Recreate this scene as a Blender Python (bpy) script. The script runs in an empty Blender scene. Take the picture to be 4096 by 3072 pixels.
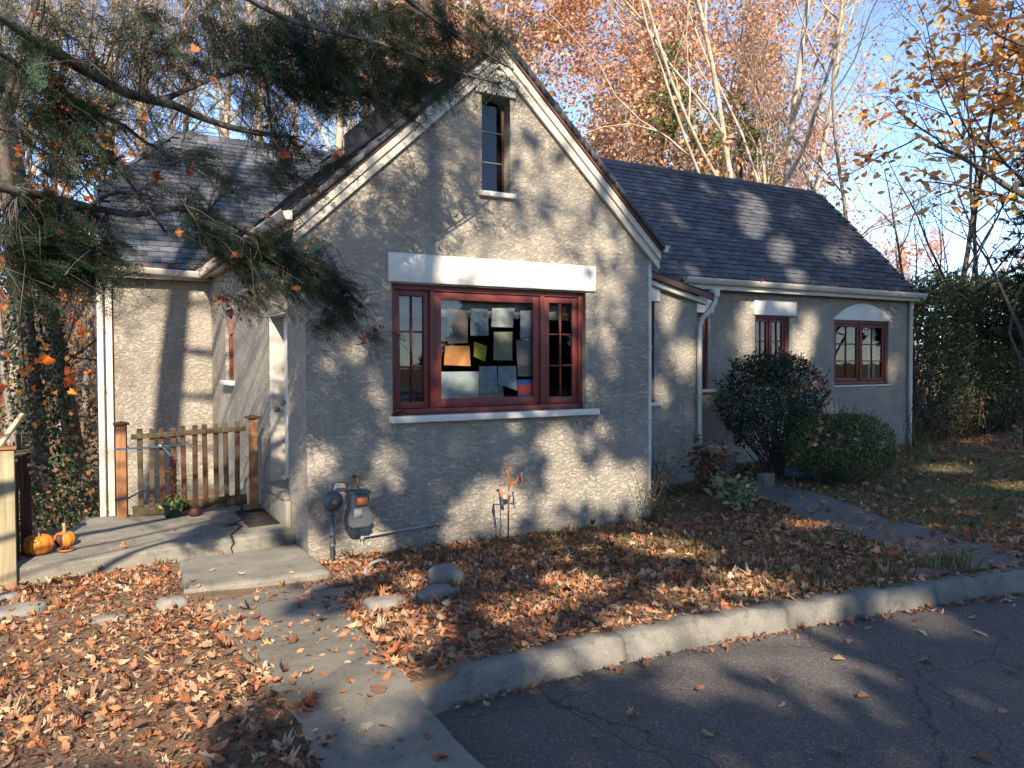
import bpy, math, random
import numpy as np
from mathutils import Vector, Matrix
R = math.radians
rnd = random.Random(7)
nr = np.random.default_rng(11)
scene = bpy.context.scene
COL = scene.collection

# ------------------------------------------------------------------ camera
CAM = np.array([0.0, 0.0, 2.1])
def setup_camera():
    yaw, pitch, roll = R(29.955), R(-1.572), R(-0.212)
    fwd = Vector((math.sin(yaw)*math.cos(pitch), math.cos(yaw)*math.cos(pitch), math.sin(pitch)))
    right = Vector((math.cos(yaw), -math.sin(yaw), 0)); up = right.cross(fwd)
    r2 = right*math.cos(roll) + up*math.sin(roll); u2 = up*math.cos(roll) - right*math.sin(roll)
    cd = bpy.data.cameras.new('camera'); cam = bpy.data.objects.new('camera', cd); COL.objects.link(cam)
    cd.sensor_width = 36.0; cd.lens = 36.0*3161.2/4096.0; cd.clip_start = 0.05; cd.clip_end = 3000
    m = Matrix.Identity(4)
    for i in range(3):
        m[i][0] = r2[i]; m[i][1] = u2[i]; m[i][2] = -fwd[i]; m[i][3] = CAM[i]
    cam.matrix_world = m
    scene.camera = cam
setup_camera()

# ------------------------------------------------------------------ sky and sun
SUN_AZ, SUN_EL = R(19.5), R(31.0)       # the light travels towards +Y, 19.5 degrees to the right, falling at 31 degrees
LIGHT = np.array([math.sin(SUN_AZ)*math.cos(SUN_EL), math.cos(SUN_AZ)*math.cos(SUN_EL), -math.sin(SUN_EL)])
world = bpy.data.worlds.new('World'); scene.world = world; world.use_nodes = True
wn = world.node_tree
for n in list(wn.nodes): wn.nodes.remove(n)
sky = wn.nodes.new('ShaderNodeTexSky'); sky.sky_type = 'NISHITA'; sky.sun_disc = False
sky.sun_elevation = SUN_EL; sky.sun_rotation = math.pi + SUN_AZ
sky.altitude = 600; sky.air_density = 0.62; sky.dust_density = 0.0; sky.ozone_density = 1.0
bg = wn.nodes.new('ShaderNodeBackground'); bg.inputs['Strength'].default_value = 0.148
wo = wn.nodes.new('ShaderNodeOutputWorld')
wn.links.new(sky.outputs[0], bg.inputs[0]); wn.links.new(bg.outputs[0], wo.inputs[0])
sd = bpy.data.lights.new('sun', 'SUN'); sd.energy = 4.5; sd.angle = R(0.53); sd.color = (1.0, 0.86, 0.68)
so = bpy.data.objects.new('sun', sd); COL.objects.link(so); so.location = (-10, -30, 30)
so.rotation_euler = Vector(LIGHT).to_track_quat('-Z', 'Y').to_euler()
vs = scene.view_settings
scene.display_settings.display_device = 'sRGB'
vs.view_transform = 'Standard'; vs.look = 'None'; vs.exposure = 1.5; vs.gamma = 1.0; vs.use_curve_mapping = False
scene.cycles.max_bounces = 5; scene.cycles.diffuse_bounces = 2; scene.cycles.glossy_bounces = 2
scene.cycles.transparent_max_bounces = 16; scene.cycles.transmission_bounces = 4
scene.cycles.use_denoising = True
scene.cycles.debug_use_spatial_splits = True
scene.cycles.caustics_reflective = False; scene.cycles.caustics_refractive = False
scene.cycles.sample_clamp_indirect = 6.0

# ------------------------------------------------------------------ mesh helpers
def vnoise(p, seed=0):
    p = np.asarray(p, float); i = np.floor(p).astype(np.int64); f = p - i; f = f*f*(3-2*f)
    d = p.shape[1]; out = np.zeros(len(p))
    for c in range(1 << d):
        w = np.ones(len(p)); h = np.full(len(p), seed*374761393, dtype=np.int64)
        for k in range(d):
            b = (c >> k) & 1
            w = w*(f[:, k] if b else 1-f[:, k])
            h = h ^ ((i[:, k]+b)*np.array([73856093, 19349663, 83492791][k], dtype=np.int64))
        h = (h ^ (h >> 13))*1274126177 & 0xffffffff
        h = (h ^ (h >> 16)) & 0xffff
        out += w*h/65535.0
    return out
def fbm(p, oct=4, seed=0):
    p = np.asarray(p, float); s = 0; a = 1; t = 0
    for o in range(oct):
        s = s + a*vnoise(p*(2**o), seed+o*17); t += a; a *= .5
    return s/t
def smooth(x, a, b):
    t = np.clip((np.asarray(x, float)-a)/(b-a), 0, 1); return t*t*(3-2*t)

class MB:
    def __init__(s): s.v = []; s.q = []; s.t = []; s.c = []; s.n = 0; s.ng = []
    def raw(s, v, quads=None, tris=None, col=None):
        v = np.asarray(v, float).reshape(-1, 3)
        if quads is not None and len(quads): s.q.append(np.asarray(quads, np.int64).reshape(-1, 4)+s.n)
        if tris is not None and len(tris): s.t.append(np.asarray(tris, np.int64).reshape(-1, 3)+s.n)
        s.v.append(v)
        if col is None: c = np.ones((len(v), 3))
        else:
            c = np.asarray(col, float)
            if c.ndim == 1: c = np.tile(c, (len(v), 1))
        s.c.append(c); s.n += len(v); return s
    def box(s, x0, x1, y0, y1, z0, z1, col=None):
        v = [(x0,y0,z0),(x1,y0,z0),(x1,y1,z0),(x0,y1,z0),(x0,y0,z1),(x1,y0,z1),(x1,y1,z1),(x0,y1,z1)]
        return s.raw(v, [(0,3,2,1),(4,5,6,7),(0,1,5,4),(1,2,6,5),(2,3,7,6),(3,0,4,7)], col=col)
    def obox(s, c, ax, ay, az, col=None):        # oriented box: centre and three half-axis vectors
        c, ax, ay, az = (np.asarray(k, float) for k in (c, ax, ay, az))
        sg = [(-1,-1,-1),(1,-1,-1),(1,1,-1),(-1,1,-1),(-1,-1,1),(1,-1,1),(1,1,1),(-1,1,1)]
        v = [c+a*ax+b*ay+d*az for a, b, d in sg]
        return s.raw(v, [(0,3,2,1),(4,5,6,7),(0,1,5,4),(1,2,6,5),(2,3,7,6),(3,0,4,7)], col=col)
    def bar(s, a, b, w, h, up=(0,0,1), col=None):
        a = np.asarray(a, float); b = np.asarray(b, float); d = b-a; L = np.linalg.norm(d); d = d/L
        u = np.asarray(up, float); sd_ = np.cross(d, u); sd_ /= np.linalg.norm(sd_); u2 = np.cross(sd_, d)
        return s.obox((a+b)/2, d*L/2, sd_*w/2, u2*h/2, col=col)
    def prism(s, poly, axis, a, b, col=None):     # extrude a convex-ish polygon given in the two other axes
        poly = list(poly); n = len(poly); v = []
        for t in (a, b):
            for p, q in poly:
                v.append({'x': (t,p,q), 'y': (p,t,q), 'z': (p,q,t)}[axis])
        s.raw(v, [(i, (i+1) % n, n+(i+1) % n, n+i) for i in range(n)], col=col)
        s.ng.append([s.n-2*n+i for i in range(n)][::-1]); s.ng.append([s.n-n+i for i in range(n)])
        return s
    def tube(s, pts, rad, sides=6, cap=True, col=None):
        pts = np.asarray(pts, float); n = len(pts)
        rad = np.full(n, rad) if np.isscalar(rad) else np.asarray(rad, float)
        t = np.gradient(pts, axis=0); t /= np.linalg.norm(t, axis=1)[:, None]+1e-9
        ref = np.array([0, 0, 1.0]) if abs(t[:, 2]).mean() < .8 else np.array([1.0, 0, 0])
        a = np.cross(t, ref); a /= np.linalg.norm(a, axis=1)[:, None]+1e-9; b = np.cross(t, a)
        an = np.arange(sides)*2*np.pi/sides
        v = pts[:, None, :] + rad[:, None, None]*(np.cos(an)[None, :, None]*a[:, None, :] + np.sin(an)[None, :, None]*b[:, None, :])
        i = np.arange(n-1)[:, None]*sides; j = np.arange(sides)[None, :]; j2 = (j+1) % sides
        q = np.stack([i+j, i+j2, i+sides+j2, i+sides+j], -1).reshape(-1, 4)
        base = s.n
        s.raw(v.reshape(-1, 3), q, col=col)
        if cap:
            s.ng.append([base+k for k in range(sides)][::-1]); s.ng.append([base+(n-1)*sides+k for k in range(sides)])
        return s
    def lathe(s, prof, c, seg=20, axis='z', col=None):
        prof = np.asarray(prof, float); n = len(prof); an = np.arange(seg)*2*np.pi/seg
        r = prof[:, 0][:, None]; h = prof[:, 1][:, None]+0*an[None]
        x = r*np.cos(an); y = r*np.sin(an)
        v = {'z': np.stack([x, y, h], -1), 'y': np.stack([x, h, y], -1), 'x': np.stack([h, x, y], -1)}[axis].reshape(-1, 3)+np.asarray(c, float)
        i = np.arange(n-1)[:, None]*seg; j = np.arange(seg)[None]; j2 = (j+1) % seg
        return s.raw(v, np.stack([i+j, i+j2, i+seg+j2, i+seg+j], -1).reshape(-1, 4), col=col)
    def mesh(s, name, off=(0,0,0), smooth_=False):
        me = bpy.data.meshes.new(name)
        v = np.concatenate(s.v)-np.asarray(off, float)
        loops = []; starts = []; k = 0
        if s.q:
            q = np.concatenate(s.q); loops.append(q.ravel()); starts.append(np.arange(len(q))*4+k); k += q.size
        if s.t:
            t = np.concatenate(s.t); loops.append(t.ravel()); starts.append(np.arange(len(t))*3+k); k += t.size
        for g in s.ng:
            loops.append(np.array(g)); starts.append(np.array([k])); k += len(g)
        loops = np.concatenate(loops); starts = np.concatenate(starts)
        me.vertices.add(len(v)); me.vertices.foreach_set('co', v.astype(np.float32).ravel())
        me.loops.add(len(loops)); me.loops.foreach_set('vertex_index', loops.astype(np.int32))
        me.polygons.add(len(starts)); me.polygons.foreach_set('loop_start', starts.astype(np.int32))
        if smooth_: me.polygons.foreach_set('use_smooth', np.ones(len(starts), bool))
        at = me.color_attributes.new('tint', 'FLOAT_COLOR', 'POINT')
        c = np.ones((len(v), 4), np.float32); c[:, :3] = np.concatenate(s.c)
        at.data.foreach_set('color', c.ravel())
        me.update(calc_edges=True); me.validate()
        return me

def wloc(o):
    p = np.zeros(3)
    while o is not None:
        p += np.array(o.location); o = o.parent
    return p
def part(name, mb, mat, parent, smooth_=False, bevel=0, kind=None, label=None):
    me = mb.mesh(name, wloc(parent), smooth_)
    me.materials.append(mat)
    o = bpy.data.objects.new(name, me); COL.objects.link(o); o.parent = parent
    if bevel:
        b = o.modifiers.new('bevel', 'BEVEL'); b.width = bevel; b.segments = 2; b.limit_method = 'ANGLE'; b.angle_limit = R(40)
    if kind: o['kind'] = kind
    if label: o['label'] = label
    return o
def thing(name, label, cat, loc, group=None):
    o = bpy.data.objects.new(name, None); COL.objects.link(o); o.location = loc; o.empty_display_size = .1
    o['label'] = label; o['category'] = cat
    if group: o['group'] = group
    return o
def single(name, mb, mat, label=None, cat=None, loc=(0,0,0), group=None, kind=None, smooth_=False, bevel=0):
    me = mb.mesh(name, loc, smooth_); me.materials.append(mat)
    o = bpy.data.objects.new(name, me); COL.objects.link(o); o.location = loc
    if label: o['label'] = label
    if cat: o['category'] = cat
    if group: o['group'] = group
    if kind: o['kind'] = kind
    if bevel:
        b = o.modifiers.new('bevel', 'BEVEL'); b.width = bevel; b.segments = 2; b.limit_method = 'ANGLE'; b.angle_limit = R(40)
    return o
def copy_tree(o, parent=None):
    c = o.copy(); COL.objects.link(c)
    if parent is not None: c.parent = parent
    for ch in o.children: copy_tree(ch, c)
    return c

# ------------------------------------------------------------------ materials
def new_mat(name):
    m = bpy.data.materials.new(name); m.use_nodes = True; nt = m.node_tree
    for n in list(nt.nodes): nt.nodes.remove(n)
    out = nt.nodes.new('ShaderNodeOutputMaterial')
    return m, nt, out
def N(nt, t, **kw):
    n = nt.nodes.new(t)
    for k, v in kw.items():
        if k.startswith('i_'):
            key = k[2:]; n.inputs[int(key) if key.isdigit() else key.replace('_', ' ')].default_value = v
        else: setattr(n, k, v)
    return n
def mixc(nt, fac, a, b, mode='MIX'):
    m = nt.nodes.new('ShaderNodeMix'); m.data_type = 'RGBA'; m.blend_type = mode
    for sock, val in ((m.inputs[0], fac), (m.inputs[6], a), (m.inputs[7], b)):
        if hasattr(val, 'node'): nt.links.new(val, sock)
        elif isinstance(val, (int, float)): sock.default_value = val
        else: sock.default_value = (*val, 1) if len(val) == 3 else val
    return m.outputs[2]
def ramp(nt, src, stops):
    r = nt.nodes.new('ShaderNodeValToRGB'); e = r.color_ramp.elements
    while len(e) < len(stops): e.new(.5)
    for k, (p, c) in enumerate(stops):
        e[k].position = p; e[k].color = (c, c, c, 1) if isinstance(c, (int, float)) else (*c, 1)
    nt.links.new(src, r.inputs[0]); return r.outputs[0]
def noise(nt, scale, detail=4, rough=.55, vec=None, dist=0):
    n = N(nt, 'ShaderNodeTexNoise'); n.inputs['Scale'].default_value = scale; n.inputs['Detail'].default_value = detail
    n.inputs['Roughness'].default_value = rough; n.inputs['Distortion'].default_value = dist
    if vec is not None: nt.links.new(vec, n.inputs['Vector'])
    return n.outputs['Fac']
def geo_pos(nt): return N(nt, 'ShaderNodeNewGeometry').outputs['Position']
def scaled(nt, vec, s):
    m = N(nt, 'ShaderNodeMapping'); m.inputs['Scale'].default_value = s; nt.links.new(vec, m.inputs['Vector']); return m.outputs[0]
def finish(nt, out, col, rough=.7, bump=None, bump_s=.3, bump_d=.01, spec=.5, extra=None):
    b = N(nt, 'ShaderNodeBsdfPrincipled'); 
    if hasattr(col, 'node'): nt.links.new(col, b.inputs['Base Color'])
    else: b.inputs['Base Color'].default_value = (*col, 1)
    if hasattr(rough, 'node'): nt.links.new(rough, b.inputs['Roughness'])
    else: b.inputs['Roughness'].default_value = rough
    b.inputs['Specular IOR Level'].default_value = spec
    if bump is not None:
        bp = N(nt, 'ShaderNodeBump'); bp.inputs['Strength'].default_value = bump_s; bp.inputs['Distance'].default_value = bump_d
        nt.links.new(bump, bp.inputs['Height']); nt.links.new(bp.outputs[0], b.inputs['Normal'])
    if extra: extra(b)
    nt.links.new(b.outputs[0], out.inputs['Surface']); return b
def plain(name, col, rough=.6, var=.15, scale=8, bump_s=0, bump_scale=60, spec=.4, col2=None, dirt=0, metal=0):
    m, nt, out = new_mat(name); p = geo_pos(nt)
    f = noise(nt, scale, 5, .6, p)
    c2 = col2 or tuple(k*(1-2*var) for k in col)
    c = mixc(nt, ramp(nt, f, [(.3, 0), (.7, 1)]), c2, col)
    if dirt:
        f2 = noise(nt, scale*.4, 6, .7, p)
        c = mixc(nt, ramp(nt, f2, [(.5, 0), (.75, dirt)]), c, tuple(k*.35 for k in col))
    bf = noise(nt, bump_scale, 4, .6, p) if bump_s else None
    b = finish(nt, out, c, rough, bf, bump_s, .01, spec)
    b.inputs['Metallic'].default_value = metal
    return m
def tinted(name, rough=.6, spec=.3, trans=0.0, var=.0, bump_s=0, bump_scale=80):
    # base colour comes from the piece's own colour attribute; thin leaves let some light through
    m, nt, out = new_mat(name)
    a = N(nt, 'ShaderNodeAttribute'); a.attribute_name = 'tint'; c = a.outputs['Color']
    if var:
        f = noise(nt, 14, 3, .6, geo_pos(nt)); c = mixc(nt, ramp(nt, f, [(.3, var), (.7, 0)]), c, (0, 0, 0))
    bf = noise(nt, bump_scale, 4, .6, geo_pos(nt)) if bump_s else None
    b = finish(nt, out, c, rough, bf, bump_s, .01, spec)
    if trans:
        t = N(nt, 'ShaderNodeBsdfTranslucent'); nt.links.new(c, t.inputs['Color'])
        mx = N(nt, 'ShaderNodeMixShader'); mx.inputs[0].default_value = trans
        nt.links.new(b.outputs[0], mx.inputs[1]); nt.links.new(t.outputs[0], mx.inputs[2]); nt.links.new(mx.outputs[0], out.inputs['Surface'])
    return m

def m_stucco():
    m, nt, out = new_mat('stucco'); p = geo_pos(nt)
    base = mixc(nt, ramp(nt, noise(nt, 1.3, 5, .6, p), [(.3, 0), (.7, 1)]), (.325, .288, .235), (.385, .343, .28))
    fine = ramp(nt, noise(nt, 45, 3, .6, p), [(.35, 0), (.7, 1)])
    base = mixc(nt, fine, mixc(nt, 1.0, base, (.86, .86, .86), 'MULTIPLY'), base)
    # splash dirt and algae near the ground, rain streaks
    z = N(nt, 'ShaderNodeSeparateXYZ'); nt.links.new(p, z.inputs[0])
    st = noise(nt, 3.0, 6, .7, scaled(nt, p, (3, 3, .35)))
    base = mixc(nt, ramp(nt, st, [(.48, 0), (.78, .55)]), base, (.20, .185, .155))
    base = mixc(nt, ramp(nt, noise(nt, .55, 4, .6, p), [(.4, 0), (.66, .35)]), base, (.41, .37, .305))
    mr = N(nt, 'ShaderNodeMapRange'); nt.links.new(z.outputs[2], mr.inputs[0]); mr.inputs[1].default_value = -.1; mr.inputs[2].default_value = .9; mr.inputs[3].default_value = 1; mr.inputs[4].default_value = 0
    mu = N(nt, 'ShaderNodeMath', operation='MULTIPLY'); nt.links.new(mr.outputs[0], mu.inputs[0]); nt.links.new(noise(nt, 2.2, 6, .7, p), mu.inputs[1])
    base = mixc(nt, ramp(nt, mu.outputs[0], [(.25, 0), (.7, .75)]), base, (.155, .155, .13))
    # trowelled relief: stretched daubs and fine grain
    h1 = noise(nt, 13, 6, .66, scaled(nt, p, (1.0, 1.0, 1.6)), 1.1)
    h1 = ramp(nt, h1, [(.42, 0), (.56, 1)])
    h2 = noise(nt, 48, 4, .65, scaled(nt, p, (1, 1, 1.3)), .6)
    ad = N(nt, 'ShaderNodeMath', operation='MULTIPLY_ADD'); nt.links.new(h2, ad.inputs[0]); ad.inputs[1].default_value = .55; nt.links.new(h1, ad.inputs[2])
    am = N(nt, 'ShaderNodeMath', operation='MULTIPLY'); nt.links.new(ad.outputs[0], am.inputs[0]); nt.links.new(ramp(nt, noise(nt, .9, 3, .6, p), [(.3, .35), (.68, 1.0)]), am.inputs[1])
    w1 = noise(nt, 4.5, 2, .5, scaled(nt, p, (1, 1, 1.6)), .5); a2 = N(nt, 'ShaderNodeMath', operation='MULTIPLY_ADD'); nt.links.new(w1, a2.inputs[0]); a2.inputs[1].default_value = 1.2; nt.links.new(am.outputs[0], a2.inputs[2])
    finish(nt, out, base, .9, a2.outputs[0], .9, .020, .2)
    return m
def m_wood(name, c1, c2, rough=.75, axis=2, dirt=.4):
    m, nt, out = new_mat(name); p = geo_pos(nt)
    s = [26, 26, 26]; s[axis] = 1.6
    g = noise(nt, 1.0, 6, .65, scaled(nt, p, tuple(s)), .3)
    c = mixc(nt, ramp(nt, g, [(.3, 0), (.7, 1)]), c1, c2)
    d = noise(nt, 3.5, 6, .7, p)
    c = mixc(nt, ramp(nt, d, [(.5, 0), (.8, dirt)]), c, tuple(k*.4 for k in c1))
    finish(nt, out, c, rough, g, .25, .006, .25)
    return m
def m_concrete(name, c1, c2, moss=0.3, speck=.5):
    m, nt, out = new_mat(name); p = geo_pos(nt)
    c = mixc(nt, ramp(nt, noise(nt, 2.2, 7, .65, p), [(.32, 0), (.68, 1)]), c1, c2)
    c = mixc(nt, ramp(nt, noise(nt, 9, 6, .7, p), [(.52, 0), (.72, moss)]), c, tuple(k*.45 for k in c1))
    sp = noise(nt, 120, 2, .6, p)
    c = mixc(nt, ramp(nt, sp, [(.55, 0), (.68, speck)]), c, tuple(min(1, k*1.5) for k in c2))
    bf = noise(nt, 70, 5, .7, p)
    finish(nt, out, c, .9, bf, .45, .008, .25)
    return m
def m_asphalt():
    m, nt, out = new_mat('asphalt'); p = geo_pos(nt)
    v = N(nt, 'ShaderNodeTexVoronoi'); v.inputs['Scale'].default_value = 150; nt.links.new(p, v.inputs['Vector'])
    cc = N(nt, 'ShaderNodeSeparateColor'); nt.links.new(v.outputs['Color'], cc.inputs[0])
    c = mixc(nt, ramp(nt, cc.outputs[0], [(.0, 0), (1, 1)]), (.048, .042, .038), (.125, .11, .098))
    c = mixc(nt, ramp(nt, noise(nt, .9, 6, .65, p), [(.35, 0), (.7, .55)]), c, (.092, .08, .068))
    c = mixc(nt, ramp(nt, noise(nt, 5, 6, .7, p), [(.55, 0), (.75, .5)]), c, (.055, .05, .047))
    c = mixc(nt, ramp(nt, cc.outputs[1], [(.93, 0), (.97, .7)]), c, (.27, .25, .225))
    cr = N(nt, 'ShaderNodeTexVoronoi'); cr.feature = 'DISTANCE_TO_EDGE'; cr.inputs['Scale'].default_value = .75
    dp = N(nt, 'ShaderNodeVectorMath', operation='MULTIPLY_ADD'); nz = N(nt, 'ShaderNodeTexNoise'); nz.inputs['Scale'].default_value = 3.5; nz.inputs['Detail'].default_value = 5; nt.links.new(p, nz.inputs['Vector'])
    nt.links.new(nz.outputs['Color'], dp.inputs[0]); dp.inputs[1].default_value = (.35, .35, .35); nt.links.new(p, dp.inputs[2]); nt.links.new(dp.outputs[0], cr.inputs['Vector'])
    c = mixc(nt, ramp(nt, cr.outputs['Distance'], [(.0, .8), (.008, 0)]), c, (.02, .018, .016))
    finish(nt, out, c, .85, v.outputs['Distance'], .5, .006, .35)
    return m
def m_ground():
    # bare soil with pine straw; greener where the lawn grows (mask stored on the ground's own vertices)
    m, nt, out = new_mat('soil'); p = geo_pos(nt)
    c = mixc(nt, ramp(nt, noise(nt, 6, 7, .7, p), [(.3, 0), (.7, 1)]), (.11, .073, .048), (.235, .16, .103))
    straw = noise(nt, 1.0, 6, .75, scaled(nt, p, (60, 18, 30)), 2.0)
    c = mixc(nt, ramp(nt, straw, [(.5, 0), (.62, .8)]), c, (.34, .235, .145))
    a = N(nt, 'ShaderNodeAttribute'); a.attribute_name = 'tint'
    sep = N(nt, 'ShaderNodeSeparateColor'); nt.links.new(a.outputs['Color'], sep.inputs[0])
    gc = mixc(nt, ramp(nt, noise(nt, 12, 6, .7, p), [(.35, 0), (.65, 1)]), (.055, .072, .022), (.15, .13, .05))
    mm = N(nt, 'ShaderNodeMath', operation='MULTIPLY'); nt.links.new(sep.outputs[1], mm.inputs[0]); nt.links.new(ramp(nt, noise(nt, 1.7, 5, .7, p), [(.38, 0.1), (.6, 1)]), mm.inputs[1])
    c = mixc(nt, mm.outputs[0], c, gc)
    bf = noise(nt, 40, 6, .75, p)
    finish(nt, out, c, .95, bf, .8, .03, .15)
    return m
def m_shingle():
    m, nt, out = new_mat('asphalt_shingle'); p = geo_pos(nt)
    oi = N(nt, 'ShaderNodeObjectInfo')
    a = N(nt, 'ShaderNodeAttribute'); a.attribute_name = 'tint'
    c = mixc(nt, oi.outputs['Random'], (.043, .047, .059), (.086, .091, .105))
    c = mixc(nt, 1.0, c, a.outputs['Color'], 'MULTIPLY')
    g = noise(nt, 260, 2, .6, p)
    c = mixc(nt, ramp(nt, g, [(.45, 0), (.7, .35)]), c, mixc(nt, 1.0, (.20, .20, .21), a.outputs['Color'], 'MULTIPLY'))
    c = mixc(nt, ramp(nt, noise(nt, 2.5, 5, .7, p), [(.5, 0), (.8, .5)]), c, (.11, .105, .095))
    finish(nt, out, c, .85, g, .4, .004, .3)
    return m
def m_glass():
    m, nt, out = new_mat('window_glass')
    fr = N(nt, 'ShaderNodeFresnel'); fr.inputs['IOR'].default_value = 1.6
    tr = N(nt, 'ShaderNodeBsdfTransparent'); tr.inputs[0].default_value = (.92, .94, .93, 1)
    gl = N(nt, 'ShaderNodeBsdfGlossy'); gl.inputs['Roughness'].default_value = .02
    bp = N(nt, 'ShaderNodeBump'); bp.inputs['Strength'].default_value = .06; bp.inputs['Distance'].default_value = .02
    nt.links.new(noise(nt, 2.5, 2, .5, geo_pos(nt)), bp.inputs['Height']); nt.links.new(bp.outputs[0], gl.inputs['Normal'])
    mx = N(nt, 'ShaderNodeMixShader'); nt.links.new(fr.outputs[0], mx.inputs[0]); nt.links.new(tr.outputs[0], mx.inputs[1]); nt.links.new(gl.outputs[0], mx.inputs[2])
    nt.links.new(mx.outputs[0], out.inputs['Surface'])
    return m
def m_bark(name, c1, c2, sc=9, blotch=None):
    m, nt, out = new_mat(name); p = geo_pos(nt)
    g = noise(nt, 1.0, 6, .7, scaled(nt, p, (sc*2.5, sc*2.5, sc*.6)), .6)
    c = mixc(nt, ramp(nt, g, [(.3, 0), (.7, 1)]), c1, c2)
    if blotch: c = mixc(nt, ramp(nt, noise(nt, 3.5, 5, .6, p), [(.5, 0), (.58, .85)]), c, blotch)
    finish(nt, out, c, .92, g, .7, .03, .15)
    return m
MT = dict(
    stucco=m_stucco(), glass=m_glass(), asphalt=m_asphalt(), soil=m_ground(), shingle=m_shingle(),
    jamb=plain('grey_white_jamb', (.36, .335, .29), .6, .08, 4, .15, 40, .3, dirt=.3),
    white=plain('white_paint', (.62, .59, .525), .6, .06, 3, .25, 40, .3, dirt=.18),
    cream=plain('cream_painted_trim', (.53, .48, .40), .55, .06, 4, .12, 30, .4, dirt=.35),
    red=plain('red_painted_wood', (.155, .030, .022), .5, .12, 6, .15, 60, .4, dirt=.3),
    red_brown=plain('red_brown_shingle', (.20, .085, .06), .8, .2, 14, .3, 50),
    brown=plain('brown_fascia_paint', (.12, .055, .04), .55, .15, 6, .15, 50, .35),
    deck=plain('roof_felt', (.02, .02, .022), .9, .2, 5),
    dark=plain('dark_interior', (.13, .10, .075), .9, .4, 2),
    pale_strip=plain('pale_strip_cloth', (.30, .28, .22), .8, .1, 5),
    concrete=m_concrete('old_concrete', (.12, .113, .093), (.225, .207, .168), .55),
    kerb=m_concrete('kerb_concrete', (.105, .10, .088), (.205, .19, .16), .75),
    path=m_concrete('worn_path', (.095, .09, .083), (.16, .15, .132), .5),
    cedar=m_wood('cedar_wood', (.15, .066, .028), (.28, .13, .056)),
    grey_wood=m_wood('weathered_wood', (.036, .027, .016), (.105, .077, .042)),
    post_wood=m_wood('pale_treated_wood', (.20, .17, .095), (.33, .28, .175)),
    stain_wood2=m_wood('brown_stained_wood', (.045, .024, .014), (.11, .055, .028)),
    stain_wood=m_wood('dark_stained_wood', (.045, .022, .013), (.10, .045, .025)),
    new_wood=m_wood('fresh_pine_wood', (.55, .38, .20), (.68, .50, .30), dirt=.1),
    meter=plain('grey_meter_paint', (.072, .086, .102), .5, .12, 12, .1, 60, .4, dirt=.4),
    pipe_grey=plain('painted_steel_pipe', (.30, .29, .27), .5, .15, 10, .15, 60, .4, dirt=.4),
    orange_plate=plain('orange_index_plate', (.55, .16, .06), .5, .15, 30),
    rust=plain('rusty_iron', (.25, .10, .045), .85, .3, 18, .4, 70, .2),
    pumpkin=plain('pumpkin_skin', (.62, .19, .02), .45, .12, 9, .1, 40, .4, dirt=.25),
    rot=plain('rotted_pumpkin_skin', (.10, .035, .025), .6, .3, 9, .2, 40, .3),
    stem=plain('dry_stem', (.38, .30, .17), .8, .25, 20, .4, 60, .2),
    terracotta=plain('terracotta', (.38, .15, .07), .8, .15, 8),
    pot=plain('green_plastic', (.012, .06, .045), .45, .1, 8),
    rubber=plain('black_rubber_mat', (.020, .019, .018), .8, .3, 20, .4, 90, .3),
    strap=plain('blue_strap', (.022, .055, .11), .6, .2, 30),
    stone=plain('grey_stone', (.235, .22, .19), .9, .22, 5, .6, 25, .2, dirt=.5),
    crack=plain('crack_dirt', (.03, .02, .014), .95, .3, 30),
    steel=plain('metal_fitting', (.22, .22, .21), .4, .2, 12, metal=.7),
    leaf=tinted('dry_leaf', .7, .25, .25, .25),
    tree_leaf=tinted('autumn_leaf', .6, .25, .42),
    leaf_green=tinted('evergreen_leaf', .62, .22, .15),
    needle=tinted('conifer_needle', .6, .25, .2),
    paint=tinted('painted_piece', .7, .25),
    bark=m_bark('grey_bark', (.11, .095, .08), (.25, .215, .18)),
    bark_dark=m_bark('dark_bark', (.05, .04, .033), (.13, .105, .085)),
    bark_pale=m_bark('pale_bark', (.27, .215, .155), (.44, .36, .27), 7, (.50, .45, .37)),
    bark_tan=m_bark('tan_bark', (.22, .17, .12), (.40, .32, .24)),
    hemlock_bark=m_bark('hemlock_bark', (.030, .023, .020), (.085, .068, .055), 8, (.16, .155, .14)),
)
# ------------------------------------------------------------------ the ground, road, kerb and paths
KERB = np.array([(1.52,3.60),(2.0,3.66),(2.7,3.67),(3.4,3.64),(4.1,3.57),(4.9,3.46),(5.8,3.33),(6.4,3.22),(7.5,2.95),(9.5,2.3),(14,0.4),(22,-4)])
def kerb_y(X): return np.interp(X, KERB[:, 0], KERB[:, 1])
ROAD_Z = .345; KERB_Z = .49
def ground_h(X, Y):
    X = np.asarray(X, float); Y = np.asarray(Y, float)
    base = .49-.128*(Y-3.65)
    zmin = np.interp(X, [-8, 1.2, 2.2, 6.6, 9.0, 16, 30], [.06, .08, 0.0, -.03, .19, .30, .5])
    k = .05; z = .5*(base+zmin+np.sqrt((base-zmin)**2+k*k))-.012
    z = np.minimum(z, .485)
    drop = smooth(Y, 9.6, 15.5)*smooth(X, 2.4, -.2)
    z = z-1.75*drop
    rise = smooth(Y, 19, 46)*smooth(X, 30, 2)
    z = z+7.2*rise
    r = np.hypot(X, Y); z = z+smooth(r, 60, 240)*6.0*smooth(Y, -20, 60)
    und = (fbm(np.stack([X*.9, Y*.9], -1).reshape(-1, 2), 3, 5).reshape(X.shape)-.5)*.06
    z = z+und*smooth(Y, 3.85, 4.6)*(1-smooth(Y, 7.9, 8.25)*smooth(X, 2, 2.3)*smooth(X, 7.3, 7))
    inroad = (X > 1.40) & (Y < kerb_y(X)+.05)
    z = np.where(inroad, np.minimum(z, .20), z)
    return z
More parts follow.
